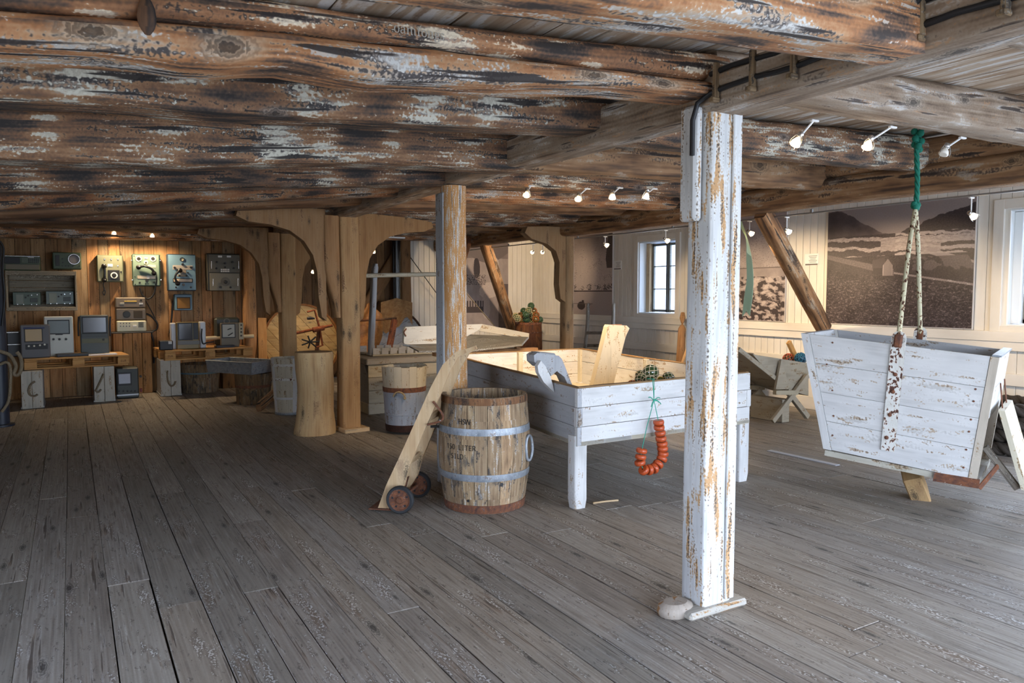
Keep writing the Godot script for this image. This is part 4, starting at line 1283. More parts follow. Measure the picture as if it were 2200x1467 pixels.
func tank_load(A: Vector3, B: Vector3, C: Vector3, D: Vector3) -> void:
	var beige := plain(206, 190, 158, 0.9)
	var orange := plain(206, 108, 42, 0.8)
	# a heap of old net carries the floats
	var c := Vector3(3.72, 0.46, -4.3)
	var hp := []
	for i in 9:
		var q := i / 8.0
		hp.append(Vector2(0.3 * sqrt(maxf(0.0, 1.0 - pow(q, 2.2))), 0.3 * q))
	solo("net_heap", geo().lathe(hp, 18, Transform3D(Basis.from_scale(Vector3(1.5, 1.0, 0.8)), c)), tint(M.rope, Color(0.7, 0.68, 0.6)), "dull heap of fishing net inside the white tank under the floats", "net")
	var G := "glass floats in the white tank"
	for f in [[1398, 800, 17, beige, "round glass float in a beige net, topmost in the tank", 4.42], [1396, 822, 16, beige, "round glass float in a beige net above the green string", 4.25], [1378, 818, 15, beige, "glass float in a beige net beside the topmost float", 4.38], [1436, 812, 13, beige, "dark glass float in a wide beige net by the brown board", 4.32], [1376, 806, 11, beige, "small green glass float behind the beige netted ones", 4.6], [1419, 815, 6, plain(204, 168, 30, 0.7), "tiny float in a yellow net", 4.34], [1358, 828, 11, orange, "glass float in an orange net at the tank rim", 4.22], [1374, 827, 9, orange, "small glass float in an orange net beside the larger one", 4.2]]:
		var p := onz(f[0], f[1], -f[5])
		glass_float(p, f[2] * p.distance_to(EYE) / 1640.0, f[3], M.float_glass, f[4], G)
	# broad board standing in the tank
	var z := -5.35
	var q := PackedVector2Array()
	for p in [[1262, 838], [1301, 702], [1304, 697], [1342, 699], [1348, 705], [1340, 722], [1305, 838]]:
		var w := onz(p[0], p[1], z)
		q.append(Vector2(w.x, w.y))
	q = grow_down(q, 0.48)
	var bd := thing("sled_board", "broad pale board standing slanted inside the white tank", "board", Vector3(q[0].x, 0.48, z))
	part("plank", geo().ext(q, -0.03, 0.03, Transform3D(Basis(), Vector3(0, 0, z)), true), tint(M.white_board, Color(0.94, 0.88, 0.76)), bd)
	var tp := onz(1323, 699, z)
	part("end_cap", geo().box(tp + Vector3(0, 0.004, 0), Vector3(0.11, 0.01, 0.05)), M.rust, bd)
	# painted bracket hooked over the left side of the tank
	var bz := -4.42
	var k := thing("rowlock_bracket", "white carved wooden bracket hooked over the tank side", "bracket", onz(1190, 830, bz))
	var o := PackedVector2Array()
	for p in [[1139, 762], [1146, 757], [1192, 763], [1199, 770], [1222, 828], [1212, 826], [1204, 808], [1188, 796], [1176, 806], [1164, 786], [1152, 787], [1140, 776]]:
		var w := onz(p[0], p[1], bz)
		o.append(Vector2(w.x, w.y))
	part("arm", geo().ext(o, -0.05, 0.05, Transform3D(Basis(), Vector3(0, 0, bz)), true), M.grey_and_shaded_board, k)
	o = PackedVector2Array()
	for p in [[1158, 774], [1168, 786], [1178, 806], [1184, 828], [1187, 842], [1178, 834], [1164, 820], [1153, 800], [1151, 786]]:
		var w := onz(p[0], p[1], bz + 0.07)
		o.append(Vector2(w.x, w.y))
	part("horn", geo().ext(o, -0.02, 0.02, Transform3D(Basis(), Vector3(0, 0, bz + 0.075)), true), M.white_board, k)
	part("head", geo().box(onz(1166, 764, bz - 0.02), Vector3(0.15, 0.05, 0.13), Basis(Vector3.BACK, -0.1), 0.012), M.grey_and_shaded_board, k)
	# brown board leaning in the right corner
	z = -4.9
	o = PackedVector2Array()
	for p in [[1436, 830], [1478, 742], [1500, 742], [1500, 830]]:
		var w := onz(p[0], p[1], z)
		o.append(Vector2(w.x, w.y))
	solo("brown_board", geo().ext(grow_down(o, 0.48), -0.015, 0.015, Transform3D(Basis(), Vector3(0, 0, z)), true), tint(M.pine, Color(0.78, 0.72, 0.64)), "brown slanted board in the tank half behind the tall white post", "board")


# lengthen the lowest two corners of an outline down to y
func grow_down(p: PackedVector2Array, y: float) -> PackedVector2Array:
	var ids := range(p.size())
	ids.sort_custom(func(a: int, b: int) -> bool: return p[a].y < p[b].y)
	for i in 2: p[ids[i]].y = y
	return p


func float_rings() -> void:
	var z := -3.895
	var px := [[1415, 907], [1416, 918], [1418.5, 930], [1420, 941.5], [1422.5, 953], [1423.5, 963.5], [1424.5, 974.5], [1422, 985.5], [1414, 997], [1405, 1006], [1394.5, 1009], [1383, 1009.5], [1375, 993.5], [1376.5, 981.5], [1378.5, 968]]
	var pts := []
	for p in px: pts.append(onz(p[0], p[1], z))
	var t := thing("cork_string", "green cord tied in a bow that hangs the orange rings from the tank", "cord", pts[0])
	var knot := onz(1405, 860, z + 0.005)
	var top := onz(1402, 826, -3.94)
	top.y = 0.855
	part("cord", geo().tube([top + Vector3(-0.003, 0, -0.05), top, knot], 0.0028, 5).tube([top + Vector3(0.008, 0, -0.05), top + Vector3(0.01, 0, 0.003), knot], 0.0028, 5).tube([knot] + pts.slice(0, 1), 0.0028, 5).tube([pts[14], onz(1390, 915, z), knot], 0.0028, 5).tube(pts, 0.0028, 5), M.teal_cord, t)
	var bow := geo()
	for d in [[-12, -6], [13, -5], [15, 8], [-6, 14], [10, 4]]:
		bow.tube(spline([knot, onz(1405 + d[0] * 0.6, 860 + d[1] * 0.6 - 3, z + 0.012), onz(1405 + d[0], 860 + d[1], z + 0.006)], 3), 0.0034, 5)
	bow.ball(knot, 0.008, 8)
	part("bow", bow, M.teal_cord, t)
	var first: Node3D = null
	for i in px.size():
		var a: Vector3 = pts[maxi(i - 1, 0)]
		var b: Vector3 = pts[mini(i + 1, px.size() - 1)]
		var d := (b - a).normalized()
		var r: Node3D
		if first == null:
			var rg := geo().lathe([Vector2(0.007, -0.016), Vector2(0.03, -0.0165), Vector2(0.036, -0.013), Vector2(0.039, 0), Vector2(0.036, 0.013), Vector2(0.03, 0.0165), Vector2(0.007, 0.016), Vector2(0.007, -0.016)], 24)
			first = solo("float_ring", rg, M.orange_float, "orange disc float threaded on the green cord under the tank", "float", "orange floats on one cord")
			r = first
		else:
			r = copy(first, Vector3.ZERO, Vector3.ZERO)
		r.transform = Transform3D(Basis(Quaternion(Vector3.UP, d)) * Basis(Vector3.RIGHT, rnd(-0.12, 0.12)), pts[i])


func hanging_bin() -> void:
	var ax := -ray(-1000, 378).normalized()
	var bz := ax.cross(Vector3.UP).normalized()
	var by := bz.cross(ax)
	var P := EYE + ray(1940, 870) * 5.05
	var L := func(x: float, y: float, z: float) -> Vector3: return P + ax * x + by * y - bz * z
	var t := thing("hanging_bin", "large white wooden hopper hung from a green rope", "hopper", L.call(0.0, -0.42, 0.4))
	var dp := 0.8
	var tk := 0.03
	# x of the left and right ends at height y (from -0.41 to 0.4), front slant is small
	var xl := func(y: float) -> float: return lerpf(-0.47, -0.725, (y + 0.41) / 0.81)
	var xr := func(y: float) -> float: return lerpf(0.482, 0.502, (y + 0.41) / 0.81)
	for side in 2:
		var z0 := 0.0 if side == 0 else dp - tk
		for k in 4:
			var y0 := -0.41 + 0.81 * k / 4.0 + 0.0025
			var y1 := -0.41 + 0.81 * (k + 1) / 4.0
			part("side_board", geo().slab(L.call(xl.call(y0) + 0.06, y0, z0), L.call(xr.call(y0) - 0.05, y0, z0), L.call(xr.call(y1) - 0.05, y1, z0), L.call(xl.call(y1) + 0.06, y1, z0), -bz * tk), M.white_board if side == 0 else M.grey_and_shaded_board, t)
		# corner uprights
		part("corner_post", geo().slab(L.call(xl.call(-0.41), -0.41, z0 - 0.004), L.call(xl.call(-0.41) + 0.057, -0.41, z0 - 0.004), L.call(xl.call(0.4) + 0.057, 0.4, z0 - 0.004), L.call(xl.call(0.4), 0.4, z0 - 0.004), -bz * (tk + 0.008)), M.white_board, t)
		part("corner_post", geo().slab(L.call(0.435, -0.41, z0 - 0.004), L.call(0.482, -0.41, z0 - 0.004), L.call(0.502, 0.4, z0 - 0.004), L.call(0.455, 0.4, z0 - 0.004), -bz * (tk + 0.008)), tint(M.white_board, Color(0.92, 0.87, 0.8)), t)
		# iron strap with bolts
		var zz := -0.012 if side == 0 else dp + 0.006
		var sx := -0.095
		var strap := part("strap", geo().slab(L.call(sx + 0.0, -0.33, zz), L.call(sx + 0.085, -0.33, zz), L.call(sx + 0.06, 0.45, zz), L.call(sx - 0.03, 0.45, zz), -bz * 0.007).lathe([Vector2(0, 0), Vector2(0.045, 0), Vector2(0.045, 0.007), Vector2(0, 0.007)], 16, Transform3D(Basis(Quaternion(Vector3.UP, -bz)), L.call(sx + 0.015, 0.45, zz))), M.rusty_white, t)
		for yy in [0.2, 0.08, -0.08, -0.24]:
			part("bolt", geo().lathe([Vector2(0.014, 0), Vector2(0.013, 0.005), Vector2(0.006, 0.009), Vector2(0, 0.01)], 10, Transform3D(Basis(Quaternion(Vector3.UP, bz if side == 0 else -bz)), L.call(sx + 0.025, yy, zz))), M.rust, strap)
	# end boards
	for k in 4:
		var y0 := -0.41 + 0.81 * k / 4.0 + 0.0025
		var y1 := -0.41 + 0.81 * (k + 1) / 4.0
		part("end_board", geo().slab(L.call(xl.call(y0) + 0.005, y0, tk), L.call(xl.call(y0) + 0.005, y0, dp - tk), L.call(xl.call(y1) + 0.005, y1, dp - tk), L.call(xl.call(y1) + 0.005, y1, tk), ax * 0.03), M.grey_and_shaded_board, t)
		if k >= 2:
			part("end_board", geo().slab(L.call(xr.call(y0) - 0.03, y0, tk), L.call(xr.call(y0) - 0.03, y0, dp - tk), L.call(xr.call(y1) - 0.03, y1, dp - tk), L.call(xr.call(y1) - 0.03, y1, tk), ax * 0.03), M.white_board, t)
	part("bottom_board", geo().slab(L.call(-0.46, -0.42, 0.01), L.call(0.49, -0.41, 0.01), L.call(0.49, -0.41, dp - 0.01), L.call(-0.46, -0.42, dp - 0.01), -by * 0.04), tint(M.white_board, Color(0.88, 0.86, 0.8)), t)
	part("corner_plate", geo().slab(L.call(0.24, -0.47, -0.008), L.call(0.5, -0.455, -0.008), L.call(0.5, -0.395, -0.008), L.call(0.24, -0.41, -0.008), -bz * 0.012), M.rust, t)
	part("rim_plate", geo().slab(L.call(0.462, 0.402, -0.006), L.call(0.512, 0.402, -0.006), L.call(0.512, 0.402, dp), L.call(0.462, 0.402, dp), by * 0.012), M.galvanised, t)
	# tail flap hinged on the right end and its irons
	var flap := part("tail_flap", geo().slab(L.call(0.535, 0.06, 0.06), L.call(0.535, 0.06, dp - 0.12), L.call(0.72, -0.42, dp - 0.12), L.call(0.72, -0.42, 0.06), ax * 0.035), M.cream_board, t)
	for q in [0.2, 0.5]:
		part("hinge", geo().bar(L.call(0.515, 0.22, q), L.call(0.57, -0.06, q), 0.02, 0.008, bz).bar(L.call(0.585, -0.12, q) + ax * 0.03, L.call(0.73, -0.46, q) + ax * 0.03, 0.02, 0.01, bz), M.rust, flap)
	part("brace", geo().bar(L.call(0.49, -0.2, 0.12), L.call(0.7, -0.43, 0.12), 0.04, 0.05), tint(M.floor, Color(0.8, 0.78, 0.74)), t)
	part("catch", geo().bar(L.call(0.5, -0.46, 0.02), L.call(0.58, -0.3, 0.1), 0.03, 0.012), M.rust, t)
	# nail stains
	for n in [[-0.5, 0.36], [-0.52, 0.2], [-0.46, 0.02], [-0.43, -0.16], [-0.42, -0.3], [0.4, 0.18], [0.4, 0.1], [0.4, -0.02], [0.4, -0.1], [0.4, -0.22], [0.4, -0.34]]:
		part("nail", geo().lathe([Vector2(0.007, 0), Vector2(0.006, 0.003), Vector2(0, 0.004)], 8, Transform3D(Basis(Quaternion(Vector3.UP, bz)), L.call(n[0], n[1], -0.001))), M.rust, t)
	# hanger: two flat irons meeting at the rope
	var top := onx(1967, 448, L.call(0.0, 0.0, 0.4).x)
	top = L.call(-0.07, 0.4, 0.4)
	top.y = 2.05
	for side in 2:
		var lo: Vector3 = L.call(-0.08, 0.43, -0.02 if side == 0 else dp + 0.02)
		var kn := lo.lerp(top, 0.72) + bz * (0.05 if side == 0 else -0.05)
		part("hanger_rod", geo().tube(spline([lo, lo.lerp(kn, 0.5), kn, top], 4), 0.016, 8), tint(M.rusty_white, Color(0.92, 0.9, 0.78)), t)
		part("shackle", geo().box(lo, Vector3(0.05, 0.09, 0.04), Basis(ax, by, bz), 0.01), M.rust, t)
	# rope to the hook under the ceiling
	var cy := ceil_y(top.x)
	var hk := thing("ceiling_hook", "iron hook in the ceiling holding the green rope", "hook", Vector3(top.x, cy, top.z))
	part("hook", geo().tube(spline([Vector3(top.x, cy + 0.01, top.z), Vector3(top.x, cy - 0.09, top.z), Vector3(top.x + 0.02, cy - 0.12, top.z), Vector3(top.x + 0.035, cy - 0.09, top.z)], 4), 0.008, 6), M.steel, hk)
	var rp := thing("green_rope", "knotted green rope hanging the white hopper from the ceiling", "rope", top)
	var y1 := cy - 0.1
	for s in 3:
		var pts := []
		for i in 40:
			var q := i / 39.0
			var an := q * 22.0 + TAU * s / 3.0
			pts.append(Vector3(top.x + cos(an) * 0.009 + 0.012 * sin(q * 5.0), lerpf(top.y - 0.02, y1, q), top.z + sin(an) * 0.009))
		part("strand", geo().tube(pts, 0.0105, 5), M.teal_rope, rp)
	var kg := geo()
	for k in 9:
		var an := k * 2.4
		kg.ball(Vector3(top.x + cos(an) * 0.022, y1 - 0.1 + 0.16 * k / 9.0, top.z + sin(an) * 0.022), 0.026, 8)
	part("knot", kg, M.teal_rope, rp)
	kg = geo()
	for k in 5:
		kg.ball(Vector3(top.x + cos(k * 2.4) * 0.012, top.y + 0.01 + 0.03 * k / 5.0, top.z + sin(k * 2.4) * 0.012), 0.024, 8)
	part("knot", kg, M.teal_rope, rp)
	# wooden block that steadies the bin
	var a := ony(1978, 1066)
	var up := onz(1954, 1008, a.z)
	var sb := geo().bar(Vector3(a.x, 0.0, a.z) - (up - a).normalized() * 0.0, up, 0.23, 0.12, Vector3(0.86, 0, -0.51), 0.008)
	solo("support_block", sb, tint(M.pine, Color(0.84, 0.78, 0.68)), "bare wooden block standing on the floor beneath the white hopper", "block")


# ---------------------------------------------------------------- middle: stump, pails, chest, lids, sledges
func build_middle() -> void:
	# driftwood stump
	var c := Vector3(2.15, 0, -7.66)
	var secs := []
	for i in 25:
		var q := i / 24.0
		var r := 0.198 - 0.014 * sin(q * PI) + 0.012 * exp(-q * 9.0) * 2.0
		secs.append([c + Vector3(0.012 * sin(q * 3.0), 0.85 * q, 0), r * (0.95 if i in [0, 24] else 1.0), r * (0.95 if i in [0, 24] else 1.0)])
	solo("driftwood_stump", geo().timber(secs, Vector3(1, 0, 0), Vector3(0, 0, 1), 1.0, 0.09, nz, 22), tint(M.pine, Color(1.0, 0.96, 0.88)), "thick smooth pale driftwood stump standing upright by the kneed post", "log")
	# blue and cream pail
	var f := ony(870, 934)
	c = f + Vector3(f.x, 0, f.z).normalized() * 0.195
	var t := thing("pail", "tall wooden pail, cream above a rusty hoop and grey blue below", "pail", c)
	var blue := tint(M.white_board, Color(0.74, 0.78, 0.84))
	var lower := [Vector2(0.195, 0.03), Vector2(0.208, 0.22), Vector2(0.222, 0.46)]
	var upper := [Vector2(0.222, 0.462), Vector2(0.229, 0.58), Vector2(0.236, 0.7)]
	coopered(t, c, lower, 0.02, 18, [blue], [[0.46, 0.05, M.rust], [0.06, 0.07, tint(M.rust, Color(0.5, 0.45, 0.45))], [0.2, 0.012, blue]], 0.04, blue)
	coopered(t, c, upper, 0.02, 18, [M.cream_board, tint(M.cream_board, Color(0.95, 0.9, 0.8))], [], 0.5, M.tub_wood, 0.012)
	var fd := -Vector3(c.x, 0, c.z).normalized()
	var sd := fd.cross(Vector3.UP) * -1.0
	var hp := []
	for q in [[-0.115, 0.4], [-0.1, 0.43], [-0.06, 0.45], [-0.02, 0.435], [0.0, 0.41], [0.002, 0.385]]:
		hp.append(c - sd * (-q[0]) * 1.0 + fd * (sqrt(0.05 - q[0] * q[0]) + 0.02) + Vector3(0, q[1], 0))
	part("rope_handle", geo().tube(spline(hp, 3), 0.009, 6).ball(hp[5], 0.016, 8), tint(M.rope, Color(1.3, 1.3, 1.25)), t)
	# white pail
	f = ony(622, 892)
	c = f + Vector3(f.x, 0, f.z).normalized() * 0.17
	t = thing("pail", "narrow white wooden pail with black hoops behind the driftwood stump", "pail", c)
	coopered(t, c, [Vector2(0.165, 0.0), Vector2(0.185, 0.3), Vector2(0.208, 0.68)], 0.018, 16, [M.cream_board, M.white_board], [[0.6, 0.03, M.rusty_white], [0.43, 0.03, M.rusty_white], [0.2, 0.025, M.white_board], [0.015, 0.03, M.galvanised]], 0.03, M.tub_wood)
	chest()
	tubs()
	lids()
	sledges()
	# dark stove pipe
	var a := onz(852, 600, -12.35)
	solo("stove_pipe", geo().tube([Vector3(a.x, 0, -12.35), Vector3(a.x, ceil_y(a.x) - 0.005, -12.35)], 0.075, 14), M.black_gloss, "black upright pipe before the dark board wall", "pipe")
	# post at the far left with a rope
	a = ony(12, 914)
	t = thing("blue_pipe", "dark blue steel pipe standing at the left of the pallets", "pipe", Vector3(a.x - 0.04, 0, a.z))
	var navy := plain(28, 34, 48, 0.45)
	part("tube", geo().tube([Vector3(a.x - 0.04, 0, a.z), Vector3(a.x - 0.04, 2.0, a.z)], 0.085, 16), navy, t)
	part("flange", geo().lathe([Vector2(0, 0), Vector2(0.13, 0), Vector2(0.13, 0.02), Vector2(0.085, 0.025)], 18, Transform3D(Basis(), Vector3(a.x - 0.04, 0, a.z))), navy, t)
	var bz := a.z + 0.1
	var rp := []
	for p in [[-20, 748], [4, 756], [22, 764], [34, 786], [30, 802], [38, 806], [46, 790], [44, 768], [36, 756]]: rp.append(onz(p[0], p[1], bz))
	var rope := thing("hawser", "thick tan rope looped around the dark blue pipe", "rope", rp[0])
	part("loop", geo().tube(spline(rp, 4), 0.02, 8), M.rope, rope)
	var rp2 := []
	for p in [[-12, 790], [12, 778], [22, 790], [22, 830], [18, 862], [4, 885]]: rp2.append(onz(p[0], p[1], bz + 0.03))
	part("tail", geo().tube(spline(rp2, 4), 0.016, 8), M.rope, rope)
	var wz := a.z - 0.02
	var w := []
	for p in [[0, 518], [8, 535], [6, 580], [10, 640], [4, 700]]: w.append(onz(p[0], p[1], wz + 0.1))
	solo("power_cord", geo().tube(spline(w, 4), 0.01, 6), M.black, "black cord hanging down the dark blue pipe", "cord")
	# wood below the tray
	a = ony(556, 886)
	var b := ony(602, 880) + Vector3(0.0, 0.26, 0)
	solo("split_log", geo().timber(log_line(a + Vector3(0, 0.065, 0), b, 0.06, 0.06, 10), Vector3(0.4, 0, 0.9).normalized(), Vector3(0, 0.9, -0.2).normalized(), 0.7, 0.2, nz, 10), tint(M.log_brown, Color(0.9, 0.85, 0.8)), "rough split log leaning beside the tub under the metal tray", "log")
	a = onz(563, 683, RADIO + 0.09)
	b = Vector3(a.x - 0.08, 0.0, RADIO + 0.45)
	solo("leaning_plank", geo().bar(b, a, 0.13, 0.025, Vector3(1, 0, 0.1)), tint(M.pine, Color(1.0, 0.86, 0.68)), "clean new plank leaning at the right end of the radio wall", "plank")


func chest() -> void:
	var a := Vector3(3.04, 0, -8.5)
	var t := thing("sea_chest", "grey white painted chest with plinth behind the cream and blue pail", "chest", a + Vector3(0.6, 0, -0.45))
	var w := 1.25
	var d := 0.85
	part("plinth", geo().box(a + Vector3(w * 0.5, 0.065, -d * 0.5), Vector3(w + 0.02, 0.13, d + 0.02), Basis(), 0.008), M.cream_board, t)
	for k in 3:
		part("front_board", geo().box(a + Vector3(w * 0.5, 0.13 + 0.155 * (k + 0.5), -0.012), Vector3(w, 0.152, 0.024)), M.cream_board, t)
		part("back_board", geo().box(a + Vector3(w * 0.5, 0.13 + 0.155 * (k + 0.5), -d + 0.012), Vector3(w, 0.152, 0.024)), M.grey_and_shaded_board, t)
	for s in 2:
		part("side_panel", geo().ext(poly([0, 0.13, d - 0.03, 0.13, d - 0.03, 0.595, 0.16, 0.595, 0.1, 0.58, 0.04, 0.52, 0, 0.48]), 0, 0.022, Transform3D(Basis(Vector3(0, 0, -1), Vector3.UP, Vector3(1, 0, 0)), a + Vector3((w - 0.022) * s, 0, -0.024))), M.grey_and_shaded_board, t)
	part("lid", geo().box(a + Vector3(w * 0.5, 0.635, -d * 0.5 + 0.01), Vector3(w + 0.06, 0.075, d + 0.06), Basis(), 0.012), tint(M.white_board, Color(0.86, 0.83, 0.78)), t)
	# slatted crate on the chest
	var cr := thing("slatted_crate", "low white slatted crate lying on the grey white chest", "crate", a + Vector3(0.65, 0.675, -0.5))
	var o := a + Vector3(0.65, 0.675, -0.5)
	part("base", geo().box(o + Vector3(0, 0.012, 0), Vector3(1.0, 0.02, 0.5)), M.cream_board, cr)
	for s in [-1.0, 1.0]:
		for k in 9:
			part("slat", geo().box(o + Vector3(-0.45 + 0.1125 * k, 0.062, s * 0.24), Vector3(0.09, 0.08, 0.016)), M.white_board, cr)


func tubs() -> void:
	# tub under the tray
	var c := Vector3(2.06, 0, -10.22)
	var t := thing("tub", "brown wooden tub with a rusty hoop carrying a metal tray", "tub", c)
	var br := [M.tub_wood, tint(M.barrel, Color(0.78, 0.72, 0.62))]
	coopered(t, c, [Vector2(0.215, 0), Vector2(0.222, 0.2), Vector2(0.235, 0.4)], 0.02, 16, br, [[0.235, 0.035, M.rust]], 0.03, M.tub_wood)
	# galvanised tray
	var y := 0.56
	var p := [ony(456, 775, y), ony(541, 780, y), ony(596, 772, y), ony(506, 769.5, y)]
	p[2] = p[1] + (p[2] - p[1]).normalized() * 0.5
	p[0] = p[1] + (p[0] - p[1]).normalized() * 0.85
	p[3] = p[0] + p[2] - p[1]
	var mid: Vector3 = (p[0] + p[2]) * 0.5
	t = thing("metal_tray", "shallow galvanised tray resting on the brown tub", "tray", Vector3(mid.x, 0.4, mid.z))
	var lo := []
	for q: Vector3 in p: lo.append(Vector3(lerpf(q.x, mid.x, 0.06), 0.404, lerpf(q.z, mid.z, 0.06)))
	for k in 4:
		var n := (k + 1) % 4
		var inw: Vector3 = mid - (p[k] + p[n]) * 0.5
		inw.y = 0
		part("side", geo().slab(lo[k], lo[n], p[n], p[k], inw.normalized() * 0.006), M.galvanised, t)
		part("rim", geo().tube([p[k], p[n]], 0.009, 6), M.galvanised, t)
	part("base", geo().slab(lo[0], lo[1], lo[2], lo[3], Vector3(0, 0.006, 0)), M.galvanised, t)
	# wide tub by the wall
	c = Vector3(1.62, 0, -11.83)
	t = thing("tub", "wide grey wooden tub with a thin blue hoop against the radio wall", "tub", c)
	coopered(t, c, [Vector2(0.25, 0), Vector2(0.27, 0.22), Vector2(0.292, 0.42)], 0.02, 18, [tint(M.barrel, Color(0.86, 0.84, 0.82)), M.tub_wood], [[0.29, 0.022, tint(M.galvanised, Color(0.7, 0.85, 0.9))]], 0.03, M.tub_wood)


# a round lid of planks cut to a circle, with a rim
func round_lid(label: String, c: Vector3, r: float, lean: float, yaw: float, grain: float, mats: Array, rim: Material, n: int) -> Node3D:
	var t := thing("round_lid", label, "lid", c)
	var circ := PackedVector2Array()
	for i in 48: circ.append(Vector2(cos(TAU * i / 48.0), sin(TAU * i / 48.0)) * (r - 0.03))
	var b := Basis(Vector3.UP, yaw) * Basis(Vector3.RIGHT, lean)
	var xf := Transform3D(b, c)
	var w := 2.0 * r / n
	for k in n:
		var q := PackedVector2Array()
		for e in [[-1.5, k], [1.5, k], [1.5, k + 1], [-1.5, k + 1]]:
			q.append(Vector2(e[0] * r, -r + w * e[1] + (0.002 if e[1] == k else -0.002)).rotated(grain))
		for pc in Geometry2D.intersect_polygons(q, circ):
			var g := geo()
			g.ext(pc, -0.02, 0.014 + rnd(0.0, 0.004), xf)
			part("plank", g, mats[rng.randi() % mats.size()], t)
	part("rim", geo().lathe([Vector2(r - 0.032, -0.03), Vector2(r, -0.03), Vector2(r, 0.035), Vector2(r - 0.032, 0.035), Vector2(r - 0.032, -0.03)], 56, Transform3D(b * Basis(Vector3.RIGHT, PI / 2), c), 0.0, TAU, true), rim, t)
	return t


func lids() -> void:
	var m1 := tint(M.pine, Color(1.08, 1.06, 0.95))
	var p := onz(650, 738, -12.36)
	var rimw := tint(M.pine, Color(0.78, 0.6, 0.42))
	var lid := round_lid("large round yellowish plank lid with brown rim against the wall", Vector3(p.x, 0.645, -12.4), 0.64, -0.12, 0.0, -0.85, [m1, tint(m1, Color(1.0, 0.98, 0.88))], rimw, 10)
	var hl := p + Vector3(-0.35, -0.22, 0.2)
	# second lid, greyish, with canvas over it
	p = onz(846, 716, -12.1)
	round_lid("round grey plank lid with dark rim half covered by canvas", Vector3(p.x, 0.6, -12.15), 0.6, -0.12, 0.0, 0.5, [M.grey_and_shaded_board, tint(M.grey_and_shaded_board, Color(0.9, 0.9, 0.9))], tint(M.rust, Color(0.6, 0.6, 0.6)), 9)
	# canvas draped over it
	var cg := geo()
	cg.smooth()
	var rows := []
	for i in 13:
		var row := []
		for k in 13:
			var px := lerpf(818, 886, k / 12.0)
			var edge := 0.0 if i < 10 else 10.0 * sin(k * 1.1) * (i - 9) / 3.0
			var py := lerpf(640 + absf(k - 6) * 1.6, 700 + 14.0 * sin(k * 0.5), i / 12.0) + edge * 0.6
			row.append(onz(px, py, -12.17 + 0.02 * sin(k * 1.4 + i * 0.3) + 0.1 * i / 12.0))
		rows.append(row)
	for i in 12:
		for k in 12:
			cg.quad(rows[i][k], rows[i][k + 1], rows[i + 1][k + 1], rows[i + 1][k], Vector2(k, i) * 0.04, Vector2(k + 1, i) * 0.04, Vector2(k + 1, i + 1) * 0.04, Vector2(k, i + 1) * 0.04)
	var thickc := tint(M.canvas, Color(0.86, 0.84, 0.8))
	thickc.cull_mode = BaseMaterial3D.CULL_DISABLED
	solo("canvas", cg, thickc, "ochre brown canvas draped over the round grey lid", "cloth")
	# oilskin apron hanging in front
	var ag := geo()
	ag.smooth()
	rows = []
	for i in 15:
		var q := i / 14.0
		var row := []
		for k in 11:
			var u := k / 10.0
			var x0 := lerpf(788, 752, smoothstep(0.0, 0.45, q))
			var x1 := lerpf(800, 822, smoothstep(0.0, 0.25, q)) - 12.0 * smoothstep(0.6, 1.0, q)
			row.append(onz(lerpf(x0, x1, u), lerpf(650, 756, q) + 6.0 * absf(u - 0.5), -11.7 + 0.06 * sin(u * 9.0 + q * 2.0) + 0.06 * q))
		rows.append(row)
	for i in 14:
		for k in 10:
			ag.quad(rows[i][k], rows[i][k + 1], rows[i + 1][k + 1], rows[i + 1][k], Vector2(k, i) * 0.05, Vector2(k + 1, i) * 0.05, Vector2(k + 1, i + 1) * 0.05, Vector2(k, i + 1) * 0.05)
	var oil := tint(M.canvas, Color(1.0, 0.88, 0.7))
	oil.cull_mode = BaseMaterial3D.CULL_DISABLED
	oil.roughness = 0.5
	var ap := thing("oilskin_apron", "orange brown oilskin apron hung on a rail before the lids", "apron", Vector3(onz(790, 700, -11.7).x, 0.3, -11.7))
	part("cloth", ag, oil, ap)
	# rusty hand winch with its cranks; the frame stands on the floor
	var z := -11.3
	var W := func(x: float, y: float) -> Vector3: return onz(x, y, z)
	var base: Vector3 = W.call(672, 740)
	t_winch(z, W, base)
	# brown upright bar with rail that the apron hangs on
	var a := onz(848, 686, -11.5)
	var b := onz(828, 750, -11.5)
	var rk := thing("wooden_rack", "reddish bar and rail standing behind the narrow white ski", "rack", Vector3(b.x, 0, -11.5))
	part("bar", geo().bar(Vector3(b.x - 0.05, 0.0, -11.5), a, 0.1, 0.04, Vector3(1, 0, 0)), tint(M.log_brown, Color(0.95, 0.7, 0.55)), rk)
	var r0 := onz(748, 690, -11.62)
	part("rail", geo().tube([r0, onz(852, 684, -11.5)], 0.02, 8), tint(M.log_brown, Color(0.8, 0.65, 0.5)), rk)
	part("foot", geo().bar(Vector3(r0.x, 0, -11.62), r0, 0.08, 0.05, Vector3(1, 0, 0)), tint(M.log_brown, Color(0.8, 0.65, 0.5)), rk)


